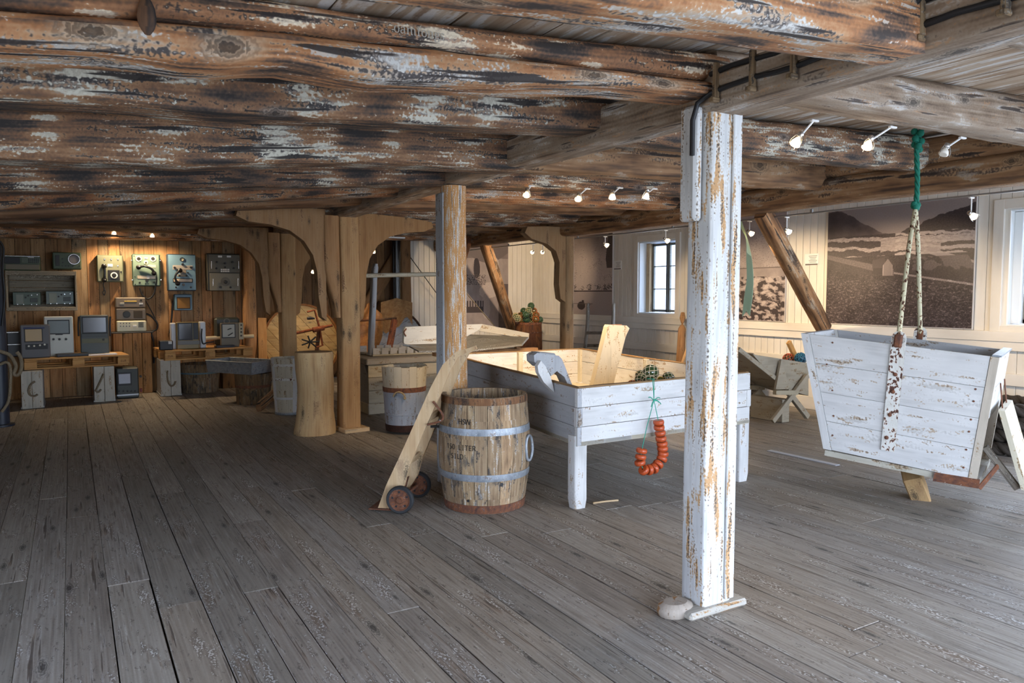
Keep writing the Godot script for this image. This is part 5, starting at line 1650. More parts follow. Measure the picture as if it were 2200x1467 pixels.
func t_winch(z: float, W: Callable, base: Vector3) -> void:
	var t := thing("hand_winch", "rusty hand winch with crank handles before the yellowish lid", "winch", Vector3(base.x, 0, z))
	part("stand", geo().bar(Vector3(base.x, 0, z - 0.05), W.call(688, 704) + Vector3(0, 0, -0.05), 0.05, 0.05, Vector3(0, 0, 1)).bar(Vector3(base.x - 0.3, 0, z - 0.05), Vector3(base.x, 0.55, z - 0.05), 0.04, 0.04, Vector3(0, 0, 1)).bar(Vector3(base.x + 0.3, 0, z - 0.05), Vector3(base.x, 0.55, z - 0.05), 0.04, 0.04, Vector3(0, 0, 1)), M.rust, t)
	part("drum_shaft", geo().tube([W.call(606, 722), W.call(714, 699)], 0.022, 8).tube([W.call(672, 709), W.call(696, 704)], 0.04, 10), tint(M.rust, Color(1.1, 0.9, 0.7)), t)
	part("crank", geo().tube([W.call(660, 670), W.call(676, 666), W.call(681, 684), W.call(687, 706), W.call(693, 742), W.call(680, 746)], 0.016, 8), tint(M.rust, Color(1.1, 0.9, 0.7)), t)
	part("grip", geo().tube([W.call(660, 684), W.call(666, 683), W.call(676, 684)], [0.02, 0.028, 0.012], 8), M.black, t)
	var sp := geo()
	for k in 7:
		var q := TAU * k / 7.0
		var o: Vector3 = W.call(664, 734) + Vector3(0, 0, 0.06)
		sp.tube([o, o + Vector3(cos(q), sin(q) * 0.7, 0) * 0.14], 0.012, 6)
	part("spoke_wheel", sp, M.black, t)


func sledges() -> void:
	# narrow white ski standing on the chest
	var z := -8.85
	var pts := []
	for p in [[797, 770], [797, 760], [798, 720], [801, 660], [803, 600], [805, 580], [806, 567]]: pts.append(onz(p[0], p[1], z))
	pts[0].y = 0.7
	var secs := []
	var sp := spline(pts, 3)
	for i in sp.size(): secs.append([sp[i], 0.03 if i < sp.size() - 2 else 0.018, 0.055])
	solo("ski", geo().timber(secs, Vector3(1, 0, 0), Vector3(0, 0, 1), 0.3, 0.03, nz, 10), M.grey_and_shaded_board, "narrow greyish white ski standing upright on the chest", "ski")
	var a := onz(783, 592, z + 0.09)
	var b := onz(985, 588, z + 0.09)
	var pole := thing("pole", "thin white pole held level across the upright ski", "pole", a)
	part("rod", geo().tube([a, b], 0.027, 10), M.cream_board, pole)
	part("hanger", geo().tube([b + Vector3(-0.12, 0, 0), Vector3(b.x - 0.12, 2.28, z + 0.09)], 0.003, 4), M.rope, pole)
	# cream pulk with a dark underside lying across the tank's far rim
	var t := thing("pulk", "cream wooden pulk with dark underside lying behind the white tank", "sled", Vector3(4.0, 0.86, -7.3))
	var F := func(x: float, y: float, zz: float) -> Vector3: return onz(x, y, zz)
	var zf := -7.25
	part("side_panel", geo().ext(world_poly([[866, 708], [870, 702], [1000, 697], [1035, 696], [1028, 708], [1002, 722], [998, 738], [872, 742], [866, 736]], zf), -0.02, 0.02, Transform3D(Basis(), Vector3(0, 0, zf))), tint(M.cream_board, Color(0.95, 0.93, 0.88)), t)
	part("bottom", geo().slab(F.call(872, 742, zf), F.call(998, 738, zf), F.call(1004, 757, zf + 0.3), F.call(900, 757, zf + 0.3), Vector3(0, 0.015, 0)), tint(M.floor, Color(0.8, 0.8, 0.78)), t)
	part("nose", geo().slab(F.call(1002, 757, zf + 0.33), F.call(1122, 743, zf + 0.33), F.call(1136, 727, zf - 0.1), F.call(1000, 722, zf - 0.02), Vector3(0, 0.02, -0.01)), tint(M.floor, Color(0.85, 0.86, 0.84)), t)
	part("rim", geo().slab(F.call(1026, 710, zf - 0.06), F.call(1136, 728, zf - 0.09), F.call(1137, 716, zf - 0.12), F.call(1036, 696, zf - 0.1), Vector3(0, 0.0, -0.04)), tint(M.cream_board, Color(0.95, 0.9, 0.8)), t)
	part("runner", geo().tube([F.call(866, 740, zf + 0.02), F.call(945, 757, zf + 0.32)], 0.012, 6), M.galvanised, t)
	part("pull_hook", geo().tube(spline([F.call(873, 706, zf + 0.03), F.call(868, 714, zf + 0.04), F.call(872, 722, zf + 0.03)], 4), 0.008, 6), M.rust, t)
	# trestle below the pulk
	var tr := thing("trestle", "plain wooden trestle carrying the pulk behind the tank", "trestle", Vector3(4.0, 0, -7.4))
	for x: float in [3.6, 4.4]:
		part("leg", geo().bar(Vector3(x - 0.12, 0, -7.4), Vector3(x, 0.84, -7.3), 0.05, 0.05, Vector3(0, 0, 1)), M.old_pine, tr)
		part("leg", geo().bar(Vector3(x + 0.12, 0, -7.4), Vector3(x, 0.84, -7.3), 0.05, 0.05, Vector3(0, 0, 1)), M.old_pine, tr)
	part("top", geo().box(Vector3(4.0, 0.8, -7.3), Vector3(1.3, 0.05, 0.1)), M.old_pine, tr)


func world_poly(px: Array, z: float) -> PackedVector2Array:
	var q := PackedVector2Array()
	for p in px:
		var w := onz(p[0], p[1], z)
		q.append(Vector2(w.x, w.y))
	return q


# ---------------------------------------------------------------- radio corner
var zf := 0.0
var dt: Node3D


# a cabinet whose front covers the pixel rectangle, standing out by dep from the plane zb
func dev(called: String, label: String, category: String, x0: float, y0: float, x1: float, y1: float, dep: float, m: Material, zb := RADIO + 0.035, rest := 0.0, group := "", ch := 0.012) -> Node3D:
	zf = zb + dep
	if rest > 0.0: y1 = 733.5
	var c := onz((x0 + x1) * 0.5, (y0 + y1) * 0.5, zf)
	var w := onz(x1, (y0 + y1) * 0.5, zf).x - onz(x0, (y0 + y1) * 0.5, zf).x
	var h := onz((x0 + x1) * 0.5, y0, zf).y - onz((x0 + x1) * 0.5, y1, zf).y
	if rest > 0.0:
		var hi := onz((x0 + x1) * 0.5, y0, zf).y
		h = hi - rest
		c.y = (hi + rest) * 0.5
	dt = thing(called, label, category, Vector3(c.x, c.y - h * 0.5, zb), group)
	part("case", geo().box(Vector3(c.x, c.y, zb + dep * 0.5), Vector3(w, h, dep), Basis(), ch), m, dt)
	return dt


func panel(called: String, x0: float, y0: float, x1: float, y1: float, out: float, m: Material, ch := 0.003) -> MeshInstance3D:
	var c := onz((x0 + x1) * 0.5, (y0 + y1) * 0.5, zf)
	var w := onz(x1, (y0 + y1) * 0.5, zf).x - onz(x0, (y0 + y1) * 0.5, zf).x
	var h := onz((x0 + x1) * 0.5, y0, zf).y - onz((x0 + x1) * 0.5, y1, zf).y
	return part(called, geo().box(Vector3(c.x, c.y, zf + out * 0.5 - 0.002), Vector3(w, h, absf(out) + 0.004), Basis(), ch), m, dt)


func knob(called: String, x: float, y: float, r: float, out: float, m: Material, n := 12) -> MeshInstance3D:
	var c := onz(x, y, zf)
	var rr := r * (onz(x + 1.0, y, zf).x - c.x) * 0.93
	return part(called, geo().lathe([Vector2(rr, -0.002), Vector2(rr, out * 0.8), Vector2(rr * 0.8, out), Vector2(0, out)], n, Transform3D(Basis(Vector3.RIGHT, PI / 2), c)), m, dt)


func ring(called: String, x: float, y: float, r0: float, r1: float, out: float, m: Material) -> MeshInstance3D:
	var c := onz(x, y, zf)
	var s := (onz(x + 1.0, y, zf).x - c.x) * 0.93
	return part(called, geo().lathe([Vector2(r0 * s, 0), Vector2(r0 * s, out), Vector2(r1 * s, out), Vector2(r1 * s, 0)], 24, Transform3D(Basis(Vector3.RIGHT, PI / 2), c)), m, dt)


func wire(called: String, px: Array, out: float, r: float, m: Material, parent: Node3D) -> MeshInstance3D:
	var pts := []
	for p in px: pts.append(onz(p[0], p[1], zf + out))
	return part(called, geo().tube(spline(pts, 4), r, 6), m, parent)


func handset(px: Array, out: float) -> void:
	var pts := []
	for p in px: pts.append(onz(p[0], p[1], zf + out))
	var sp := spline(pts, 4)
	var n := sp.size()
	var rad := []
	for i in n:
		var e := absf(i - (n - 1) * 0.5) / ((n - 1) * 0.5)
		rad.append(0.016 + 0.012 * pow(e, 4))
	var hs := part("handset", geo().tube(sp, rad, 8), M.black_gloss, dt)
	for e in [0, n - 1]:
		part("ear_cup" if e == 0 else "mouth_cup", geo().ball(sp[e] + Vector3(0, 0, -0.012), 0.036, 10, Vector3(1, 1, 0.8)), M.black_gloss, hs)


func build_radio_corner() -> void:
	var olive := plain(98, 104, 82, 0.5)
	var green := plain(66, 80, 58, 0.5)
	var sea := plain(108, 130, 116, 0.5)
	var blue := plain(104, 138, 158, 0.45)
	var taupe := plain(112, 108, 94, 0.5)
	var grey := plain(96, 98, 100, 0.5)
	var cream := plain(212, 208, 178, 0.5)
	var beige := plain(118, 106, 90, 0.5)
	var dark := plain(34, 36, 34, 0.5)
	var sage := plain(84, 100, 88, 0.45)
	# wall sets with handsets
	dev("radio_telephone", "small olive wall radio with a black handset and square dial", "radio", 208, 548, 265, 606, 0.12, olive)
	panel("face_plate", 210, 550, 263, 604, 0.006, plain(122, 126, 104, 0.5))
	for p in [[225, 557], [239, 557], [253, 557], [253, 571]]: knob("lamp", p[0], p[1], 1.8, 0.016, M.chrome)
	panel("display", 231, 567, 242, 573, 0.012, M.white_print)
	panel("meter", 232, 580, 257, 602, 0.02, M.black)
	ring("dial_ring", 245, 591.5, 5.5, 8.2, 0.03, M.white_print)
	knob("dial", 245, 591.5, 4.5, 0.04, M.black)
	knob("knob", 260, 584, 2.0, 0.02, M.black)
	handset([[223.5, 572], [225, 582], [225, 592], [224, 601]], 0.05)
	wire("cord", [[224, 602], [222, 612], [224, 622], [221, 628], [224, 634], [226, 626], [223, 620]], 0.02, 0.008, M.black, dt)
	dev("radio_telephone", "pale green wall radio with two round dials and slanting handset", "radio", 285, 546, 345, 615, 0.14, plain(52, 78, 68, 0.5))
	panel("face_plate", 286, 548, 342, 613, 0.008, sea)
	for x in [298, 328.5]:
		ring("dial_ring", x, 556, 4.6, 7.0, 0.016, cream)
		knob("dial", x, 556, 4.8, 0.012, M.black)
	ring("dial_ring", 313.5, 564, 2.2, 5.2, 0.014, cream)
	knob("knob", 313.5, 564, 1.9, 0.03, M.black)
	panel("window", 309, 553, 318, 557, 0.012, plain(150, 150, 150, 0.4))
	panel("window", 317, 569, 335, 575, 0.012, plain(170, 172, 160, 0.4))
	panel("scale", 295, 592, 334, 599, 0.014, plain(180, 170, 150, 0.35))
	panel("lamp", 315, 592, 321, 599, 0.018, M.white_print)
	knob("knob", 315.5, 602.5, 3.6, 0.035, M.black)
	for p in [[300, 607], [331, 606.5]]: knob("knob", p[0], p[1], 2.4, 0.03, M.black)
	for p in [[312.5, 609.5], [319.5, 609.5], [288, 550], [290, 594.5], [290.5, 610.5]]: knob("screw", p[0], p[1], 1.2, 0.012, M.black)
	for p in [[282.5, 559], [284, 601], [344, 559.5], [345.5, 601]]: knob("latch", p[0], p[1], 1.4, 0.02, M.chrome)
	handset([[298, 574], [308, 572], [318, 574], [327, 579], [331, 587]], 0.06)
	wire("cord", [[336, 588], [337, 600], [334, 616], [331, 630], [323, 640], [314, 641], [305, 632], [300, 618]], 0.0, 0.012, M.black, dt)
	dev("radio_telephone", "light blue wall radio with a round meter and upright handset", "radio", 360, 546, 421, 625, 0.15, plain(44, 62, 78, 0.5))
	panel("face_plate", 362.5, 548, 420.5, 623, 0.008, blue)
	ring("meter_ring", 391, 557.5, 4.2, 5.4, 0.02, M.black)
	knob("meter", 391, 557.5, 4.3, 0.01, cream)
	panel("label_strip", 371, 570, 414, 579.5, 0.012, plain(158, 152, 144, 0.5))
	for p in [[375, 575], [410, 574.5], [392, 568]]: knob("knob", p[0], p[1], 2.8, 0.035, M.black)
	panel("label_plate", 386, 580, 400, 588, 0.011, plain(132, 120, 102, 0.5))
	panel("label_plate", 381, 589, 402, 594.5, 0.011, plain(130, 124, 108, 0.5))
	for p in [[385.5, 592], [400.5, 592], [403, 586], [378, 617], [410, 617]]: knob("knob", p[0], p[1], 2.3, 0.03, M.black)
	panel("scale_frame", 371.5, 598, 414, 607, 0.012, M.black)
	panel("scale", 373, 599.5, 412.5, 605.5, 0.016, plain(190, 174, 152, 0.4))
	knob("knob", 394, 611.5, 3.4, 0.03, grey)
	handset([[387, 581], [379, 588], [376.5, 598], [382, 609]], 0.06)
	dev("loudspeaker", "small light blue box loudspeaker hanging below the blue radio", "loudspeaker", 374, 632, 413, 667, 0.1, plain(60, 84, 98, 0.5))
	panel("face_plate", 376, 633, 412.5, 666, 0.01, blue, 0.006)
	panel("grille_frame", 379.5, 638, 409, 663.5, 0.014, M.black, 0.004)
	panel("grille", 381, 639.5, 407.5, 662, 0.017, plain(134, 98, 50, 0.8), 0.002)
	wire("cord", [[376, 640], [371, 655], [369, 680], [367, 700], [365, 716]], -0.05, 0.014, M.black, dt)
	dev("receiver", "big taupe wall receiver with two panels and chrome handles", "radio", 445, 545, 516, 625, 0.16, plain(52, 52, 46, 0.5))
	panel("upper_panel", 449, 547, 515.5, 585, 0.008, plain(98, 95, 82, 0.5))
	panel("lower_panel", 451, 587, 515.5, 624, 0.008, plain(124, 120, 104, 0.5))
	for x in [472.5, 491.5]: panel("scale", x - 4.5, 549, x + 4.5, 553, 0.011, M.white_print)
	for p in [[465.5, 563], [483, 565.5], [499, 563], [464.5, 576.5], [483, 574], [501.5, 576]]: knob("knob", p[0], p[1], 2.4, 0.03, M.black)
	for r in 2:
		for k in 5: panel("button", 474 + 3.9 * k, 577.5 + 4 * r, 476.8 + 3.9 * k, 580.3 + 4 * r, 0.014, M.white_print, 0.001)
	ring("dial_ring", 484, 605, 4.2, 11.0, 0.01, plain(98, 95, 84, 0.5))
	knob("knob", 484, 605.5, 4.2, 0.035, M.black)
	for p in [[473.5, 617], [495, 617]]: knob("knob", p[0], p[1], 2.6, 0.03, M.black)
	for p in [[454, 561, 577], [512.5, 561, 577], [457.5, 598, 614], [511, 598, 614]]:
		wire("handle", [[p[0], p[1]], [p[0], (p[1] + p[2]) * 0.5], [p[0], p[2]]], 0.03, 0.006, M.chrome, dt)
	# small green radios on top of the crate
	var crate_z := -11.85
	dev("receiver", "long dark green receiver with a keypad on top of the grey crate", "radio", 5, 549, 87, 581, 0.24, green, RADIO + 0.1)
	panel("chrome_strip", 5, 549.5, 86, 551, 0.01, M.chrome, 0.001)
	panel("grille", 9, 552, 43, 566, 0.008, M.black)
	panel("key_field", 46, 553, 86, 565, 0.006, plain(90, 100, 84, 0.5))
	for r in 3:
		for k in 6: panel("key", 61 + 4 * k, 555.5 + 3.2 * r, 63.6 + 4 * k, 557.8 + 3.2 * r, 0.012, M.black, 0.001)
	panel("display", 60, 552.5, 73, 554, 0.012, M.white_print, 0.001)
	panel("pale_strip", 12, 568, 85, 579, 0.006, plain(120, 112, 92, 0.6))
	dev("receiver", "dark green radio with a large round grey speaker on the crate", "radio", 113, 542, 175, 578.5, 0.2, green, RADIO + 0.1)
	panel("grille", 119, 548, 128, 571, 0.006, dark)
	ring("speaker_ring", 159, 557, 12.6, 13.8, 0.02, M.chrome)
	knob("speaker", 159, 557, 12.6, 0.012, plain(122, 120, 122, 0.7), 24)
	for p in [[134, 556], [135, 564], [134, 571], [141, 571], [148, 571], [157, 572], [171, 571]]: knob("knob", p[0], p[1], 1.5, 0.02, M.black)
	open_crate()
	dev("receiver", "dark green radio set on the left inside the grey crate", "radio", 27, 627, 88, 655.5, 0.2, plain(52, 64, 54, 0.5), RADIO + 0.1)
	radio_face(27, 627, sage)
	dev("receiver", "grey green radio set on the right inside the grey crate", "radio", 99, 625, 159, 654, 0.2, plain(52, 64, 60, 0.5), RADIO + 0.1)
	radio_face(98, 625, plain(104, 118, 116, 0.45))
	# stack of three on a bracket board
	dev("transmitter", "taupe transmitter with yellow scale, topmost of the stack of three", "radio", 248, 639, 313, 661, 0.2, beige)
	panel("scale", 267, 646, 294, 648.5, 0.006, plain(206, 176, 78, 0.5))
	panel("label_plate", 299, 650.5, 307, 654, 0.006, M.white_print)
	panel("label_plate", 257, 650, 267, 654, 0.006, plain(160, 160, 150, 0.5))
	knob("knob", 303, 645, 2.2, 0.02, M.black)
	dev("transmitter", "taupe unit with round and square grilles, middle of the stack", "radio", 249, 662, 314, 687, 0.2, plain(106, 96, 82, 0.5))
	knob("grille", 272, 675, 9.0, 0.008, dark, 24)
	panel("grille", 287, 667, 306, 683, 0.006, plain(66, 58, 46, 0.7))
	dev("transmitter", "cream keypad unit at the bottom of the stack", "radio", 251, 689, 315, 712, 0.22, cream)
	for r in 2:
		for k in 4: knob("button", 259 + 6.4 * k, 694.5 + 6 * r, 1.5, 0.014, grey)
	for r in 4:
		for k in 4: panel("key", 297.5 + 2.9 * k, 692 + 2.9 * r, 299.6 + 2.9 * k, 694 + 2.9 * r, 0.012, M.black, 0.001)
	panel("display", 285, 698, 293.5, 701.5, 0.01, M.white_print)
	wire("cord", [[314, 674], [326, 680], [338, 695], [336, 708], [325, 714], [330, 735], [331, 765], [331, 780]], -0.15, 0.014, M.black, dt)
	wire("cord", [[312, 643], [322, 662], [334, 684]], -0.15, 0.007, M.black, dt)
	wall_shelf()
	pallets()


func radio_face(x: float, y: float, face: Material) -> void:
	panel("face_plate", x + 1, y + 1, x + 60, y + 28, 0.006, face)
	panel("plate", x + 7, y + 5, x + 24, y + 26, 0.009, plain(120, 128, 118, 0.5))
	panel("display", x + 38, y + 13, x + 54, y + 22, 0.01, plain(36, 44, 38, 0.4))
	for p in [[53, 6], [41, 7], [11, 27], [24, 27], [41, 27], [52, 27]]: knob("latch", x + p[0], y + p[1], 1.7, 0.02, M.chrome)
	for p in [[28, 12], [34, 8]]: knob("knob", x + p[0], y + p[1], 2.2, 0.02, M.black)


# open-fronted crate fixed to the wall, back slats showing
func open_crate() -> void:
	var z0 := RADIO + 0.035
	var z1 := RADIO + 0.34
	var m := tint(M.floor, Color(1.0, 0.96, 0.86))
	var a := onz(10, 582, z1)
	var b := onz(167, 666, z1)
	var t := thing("crate_shelf", "open grey wooden crate used as wall shelf for two radios", "shelf", Vector3((a.x + b.x) * 0.5, b.y, z0))
	var w := b.x - a.x
	var c := Vector3((a.x + b.x) * 0.5, (a.y + b.y) * 0.5, (z0 + z1) * 0.5)
	part("top_board", geo().box(Vector3(c.x, a.y - 0.012, c.z), Vector3(w, 0.024, z1 - z0)), m, t)
	part("bottom_board", geo().box(Vector3(c.x, b.y + 0.012, c.z), Vector3(w, 0.024, z1 - z0)), m, t)
	part("front_lip", geo().box(Vector3(c.x, b.y + 0.02, z1 - 0.008), Vector3(w, 0.05, 0.02)), m, t)
	part("front_lip", geo().box(Vector3(c.x, a.y - 0.022, z1 - 0.008), Vector3(w, 0.06, 0.02)), m, t)
	for s in 2:
		part("side_board", geo().box(Vector3(a.x + 0.012 + s * (w - 0.024), c.y, c.z), Vector3(0.024, a.y - b.y - 0.05, z1 - z0)), m, t)
	var h := (a.y - b.y - 0.05) / 5.0
	for k in 5:
		part("back_slat", geo().box(Vector3(c.x, b.y + 0.025 + h * (k + 0.5), z0 + 0.008), Vector3(w - 0.05, h - 0.005, 0.014)), m, t)


func wall_shelf() -> void:
	var zf2 := RADIO + 0.26
	var a := onz(243, 714, zf2)
	var b := onz(326, 714, zf2)
	var t := thing("wall_panel", "golden plank panel under the stack of three radios", "panel", Vector3((a.x + b.x) * 0.5, 0, RADIO + 0.14))
	part("shelf_board", geo().box(Vector3((a.x + b.x) * 0.5, a.y - 0.008, RADIO + 0.15), Vector3(b.x - a.x + 0.05, 0.016, 0.24)), M.black, t)
	var x := a.x
	for k in 4:
		var w := (b.x - a.x) / 4.0
		part("plank", geo().box(Vector3(x + w * 0.5, (a.y - 0.02) * 0.5, RADIO + 0.14 + (0.004 if k % 2 else 0.0)), Vector3(w - 0.006, a.y - 0.02, 0.025)), tint(M.old_pine, Color(1.1, 1.02, 0.9)), t)
		x += w


func pallet(label: String, o: Vector3, yaw: float, mark: float) -> Node3D:
	var t := thing("pallet", label, "pallet", o, "")
	t.rotation.y = yaw
	var L := 1.2
	var D := 0.8
	var m: Material = tint(M.pine, Color(1.0, 0.88, 0.7))
	for k in 5:
		part("deck_board", geo().box(Vector3(0, 0.133, D * 0.5 - 0.06 - 0.17 * k), Vector3(L, 0.022, 0.13)), m, t, false)
	for x: float in [-0.53, 0.0, 0.53]:
		part("stringer_board", geo().box(Vector3(x, 0.111, 0), Vector3(0.13, 0.02, D)), m, t, false)
		for z: float in [-0.34, 0.0, 0.34]:
			var b := part("block", geo().box(Vector3(x, 0.061, z), Vector3(0.14, 0.078, 0.12)), m, t, false)
			if z > 0.1 and x * mark > 0.1:
				letters("EUR", 0.028, plain(82, 54, 40, 0.9), b, Transform3D(Basis(), Vector3(x, 0.061, 0.4005)))
	for z: float in [-0.34, 0.0, 0.34]:
		part("base_board", geo().box(Vector3(0, 0.011, z), Vector3(L, 0.022, 0.1)), m, t, false)
	return t


# white fish box standing on end, two or three planks with a rope handle
func fish_box(label: String, x0: float, x1: float, y1: float, top: float, z: float, curve: Array) -> void:
	var a := onz(x0, y1, z)
	var b := onz(x1, y1, z)
	var w := b.x - a.x
	var t := thing("fish_box", label, "box", Vector3((a.x + b.x) * 0.5, 0, z - 0.3))
	for k in 2:
		part("plank", geo().box(Vector3(a.x + w * (0.25 + 0.5 * k), top * 0.5, z - 0.012), Vector3(w * 0.5 - 0.004, top - 0.004 * k, 0.024)), tint(M.white_board, Color(0.92, 0.9, 0.84)), t)
	for s in 2:
		part("side_board", geo().box(Vector3(a.x + 0.01 + s * (w - 0.02), top * 0.5, z - 0.3), Vector3(0.02, top - 0.01, 0.55)), M.grey_and_shaded_board, t)
	part("end_board", geo().box(Vector3((a.x + b.x) * 0.5, 0.012, z - 0.3), Vector3(w + 0.02, 0.024, 0.56)), M.grey_and_shaded_board, t)
	part("end_board", geo().box(Vector3((a.x + b.x) * 0.5, top - 0.012, z - 0.3), Vector3(w - 0.04, 0.022, 0.54)), M.grey_and_shaded_board, t)
	var pts := []
	for p in curve: pts.append(onz(p[0], p[1], z + 0.016))
	part("rope_handle", geo().tube(spline(pts, 4), 0.012, 7), M.rope, t)


func crt(called: String, label: String, category: String, x0: float, y0: float, x1: float, y1: float, z: float, dep: float, m: Material, scr: Array, screen: Material, rest: float) -> void:
	zf = z
	var c := onz((x0 + x1) * 0.5, (y0 + y1) * 0.5, zf)
	var w := onz(x1, y0, zf).x - onz(x0, y0, zf).x
	var h := onz(x0, y0, zf).y - rest
	dt = thing(called, label, category, Vector3(c.x, rest, z - dep * 0.5))
	part("case", geo().box(Vector3(c.x, rest + h * 0.5, z - 0.03), Vector3(w, h, 0.06), Basis(), 0.012), m, dt)
	part("rear_case", geo().hexa([Vector3(c.x - w * 0.46, rest + 0.005, z - 0.06), Vector3(c.x + w * 0.46, rest + 0.005, z - 0.06), Vector3(c.x + w * 0.46, rest + h * 0.95, z - 0.06), Vector3(c.x - w * 0.46, rest + h * 0.95, z - 0.06), Vector3(c.x - w * 0.36, rest + 0.01, z - dep), Vector3(c.x + w * 0.36, rest + 0.01, z - dep), Vector3(c.x + w * 0.36, rest + h * 0.8, z - dep), Vector3(c.x - w * 0.36, rest + h * 0.8, z - dep)]), m, dt)
	panel("screen_frame", scr[0] - 2, scr[1] - 2, scr[2] + 2, scr[3] + 2, 0.004, M.black)
	panel("screen", scr[0], scr[1], scr[2], scr[3], 0.007, screen)


func pallets() -> void:
	var glassy := plain(96, 96, 100, 0.12)
	var yaw := 0.1
	var zl := -11.68
	# left pallet on two fish boxes
	var top := 0.625
	pallet("left pallet table under the old monitors, a rope hanging at its corner", Vector3(0.03, top - 0.144, zl), yaw, 1.0)
	fish_box("white fish box with a C shaped rope handle under the left pallet", 47, 94, 876, top - 0.148, -11.12, [[75, 819], [66, 826], [61, 838], [64, 848], [74, 851], [81, 847]])
	fish_box("white fish box with a hooked rope handle under the pallet by the instrument", 203, 248, 860, top - 0.148, -11.33, [[222, 803], [216, 818], [208, 834], [206, 839], [212, 842], [217, 836]])
	var bone := plain(206, 206, 194, 0.5)
	crt("monitor", "grey monitor with an amber lit screen on the left pallet", "monitor", 44, 698, 108, 757, -11.3, 0.25, plain(96, 94, 94, 0.5), [54, 707, 90, 733], plain(186, 158, 112, 0.3), top)
	panel("blue_strip", 50, 703, 96, 706, 0.008, plain(40, 48, 96, 0.4))
	panel("button_strip", 55, 739, 103, 750, 0.006, M.black)
	for p in [[62, 743.5], [73.5, 743], [86, 741.5], [96, 740]]: knob("button", p[0], p[1], 2.6, 0.016, cream_white())
	crt("monitor", "white echo sounder with dark window and three knobs", "monitor", 95, 680, 158, 750, -11.5, 0.28, bone, [104, 689, 148, 716], plain(104, 112, 108, 0.3), top)
	panel("slot", 119, 717, 135, 719.5, 0.008, M.black)
	for x in [115, 128, 142]: knob("knob", x, 728.5, 2.8, 0.03, M.black)
	crt("monitor", "grey square monitor with a large blank screen beside the echo sounder", "monitor", 172, 677, 234, 744, -11.5, 0.32, plain(78, 82, 78, 0.5), [178, 682, 228, 714], glassy, top)
	panel("control_strip", 175, 716, 232, 724, 0.008, plain(66, 68, 66, 0.5))
	panel("speaker_strip", 176, 727, 232, 737, 0.006, plain(108, 106, 84, 0.6))
	knob("knob", 222, 729.5, 2.6, 0.02, M.black)
	for x in [169, 237]: wire("handle", [[x, 680], [x - 1, 700], [x, 722]], -0.05, 0.012, M.black, dt)
	# keyboards and papers
	var kb := ony(155, 752, top)
	solo("keyboard", geo().box(Vector3(kb.x, top + 0.022, -11.36), Vector3(0.36, 0.04, 0.13), Basis(Vector3.UP, 0.1), 0.006), M.black, "flat black keyboard lying before the white echo sounder", "keyboard")
	var pp := ony(212, 748, top)
	solo("manual", geo().box(Vector3(pp.x, top + 0.01, -11.42), Vector3(0.34, 0.018, 0.16), Basis(Vector3.UP, 0.1), 0.002), M.white_print, "thin white papers lying below the blank grey monitor", "papers")
	zf = -11.5
	dev("receiver", "dark box with chrome edges standing behind the amber monitor", "radio", 14, 712, 46, 757, 0.2, dark_case(), -11.85, top)
	panel("chrome_strip", 14, 713, 40, 715, 0.008, M.chrome, 0.001)
	panel("chrome_strip", 16, 739, 44, 741, 0.008, M.chrome, 0.001)
	# right pallet
	var tr := 0.665
	pallet("right pallet table carrying the brown framed television", Vector3(1.66, tr - 0.144, -11.72), yaw, -1.0)
	fish_box("white fish box with a U shaped rope handle under the right pallet", 346, 390, 850, tr - 0.148, -11.5, [[360, 796], [359.5, 808], [362, 822], [368, 829], [374, 826], [377, 819]])
	var pb := Vector3(2.12, 0, -11.75)
	solo("support_board", geo().box(Vector3(pb.x, (tr - 0.148) * 0.5, -12.02), Vector3(0.3, tr - 0.149, 0.025)), M.brown_plank, "brown upright board under the right end of the pallet", "board")
	crt("television", "small television with brass coloured frame and control strip", "television", 379, 692, 428, 737, -11.38, 0.25, plain(132, 112, 66, 0.45), [384, 695, 412, 729], plain(52, 46, 44, 0.1), tr)
	panel("control_strip", 415, 693, 426, 729, 0.006, M.black)
	panel("foot_strip", 382, 732, 429, 740, 0.01, plain(112, 110, 104, 0.5))
	dev("loudspeaker", "silver side loudspeaker standing left of the small television", "loudspeaker", 367, 694, 379, 736, 0.14, plain(200, 202, 204, 0.4), -11.6, tr)
	dev("loudspeaker", "silver side loudspeaker standing right of the small television", "loudspeaker", 429, 691, 442, 734, 0.14, plain(200, 202, 204, 0.4), -11.6, tr)
	wire("cord", [[434, 706], [433, 722], [436, 738], [445, 736], [460, 734]], 0.02, 0.01, M.black, dt)
	dev("telephone", "black telephone with white keys lying left of the television", "telephone", 342, 731.5, 372, 741, 0.1, M.black, -11.42, tr)
	for k in 4: panel("key", 361.5 + 2 * k, 733, 363 + 2 * k, 739, 0.01, M.white_print, 0.001)
	crt("oscilloscope", "brown cased chart recorder with knobs down its right side", "instrument", 474, 694, 514, 731, -11.5, 0.2, plain(112, 100, 80, 0.5), [478, 697, 504, 724], plain(176, 172, 158, 0.5), tr)
	panel("knob_strip", 513, 693, 523, 729, 0.008, plain(180, 168, 136, 0.5))
	for y in [698, 706, 713, 721]: knob("knob", 518, y, 1.9, 0.02, M.black)
	wire("stylus", [[489, 708], [497, 705]], 0.012, 0.006, M.black, dt)
	wire("stylus", [[490, 721], [500, 715]], 0.012, 0.006, M.black, dt)
	dev("sonar_case", "dark rounded instrument case standing behind the chart recorder", "instrument", 462, 682, 516, 727, 0.12, plain(58, 62, 56, 0.5), -12.0, tr, "", 0.03)
	ring("dial_ring", 487, 690, 5.0, 7.5, 0.012, plain(100, 96, 84, 0.5))
	var rl := ony(470, 735, tr)
	solo("paper_roll", geo().tube([onz(437, 727, -11.9), onz(545, 722, -11.9)], 0.03, 10), plain(196, 186, 158, 0.7), "long cream roll lying behind the chart recorder", "roll")
	var md := ony(452, 737, tr)
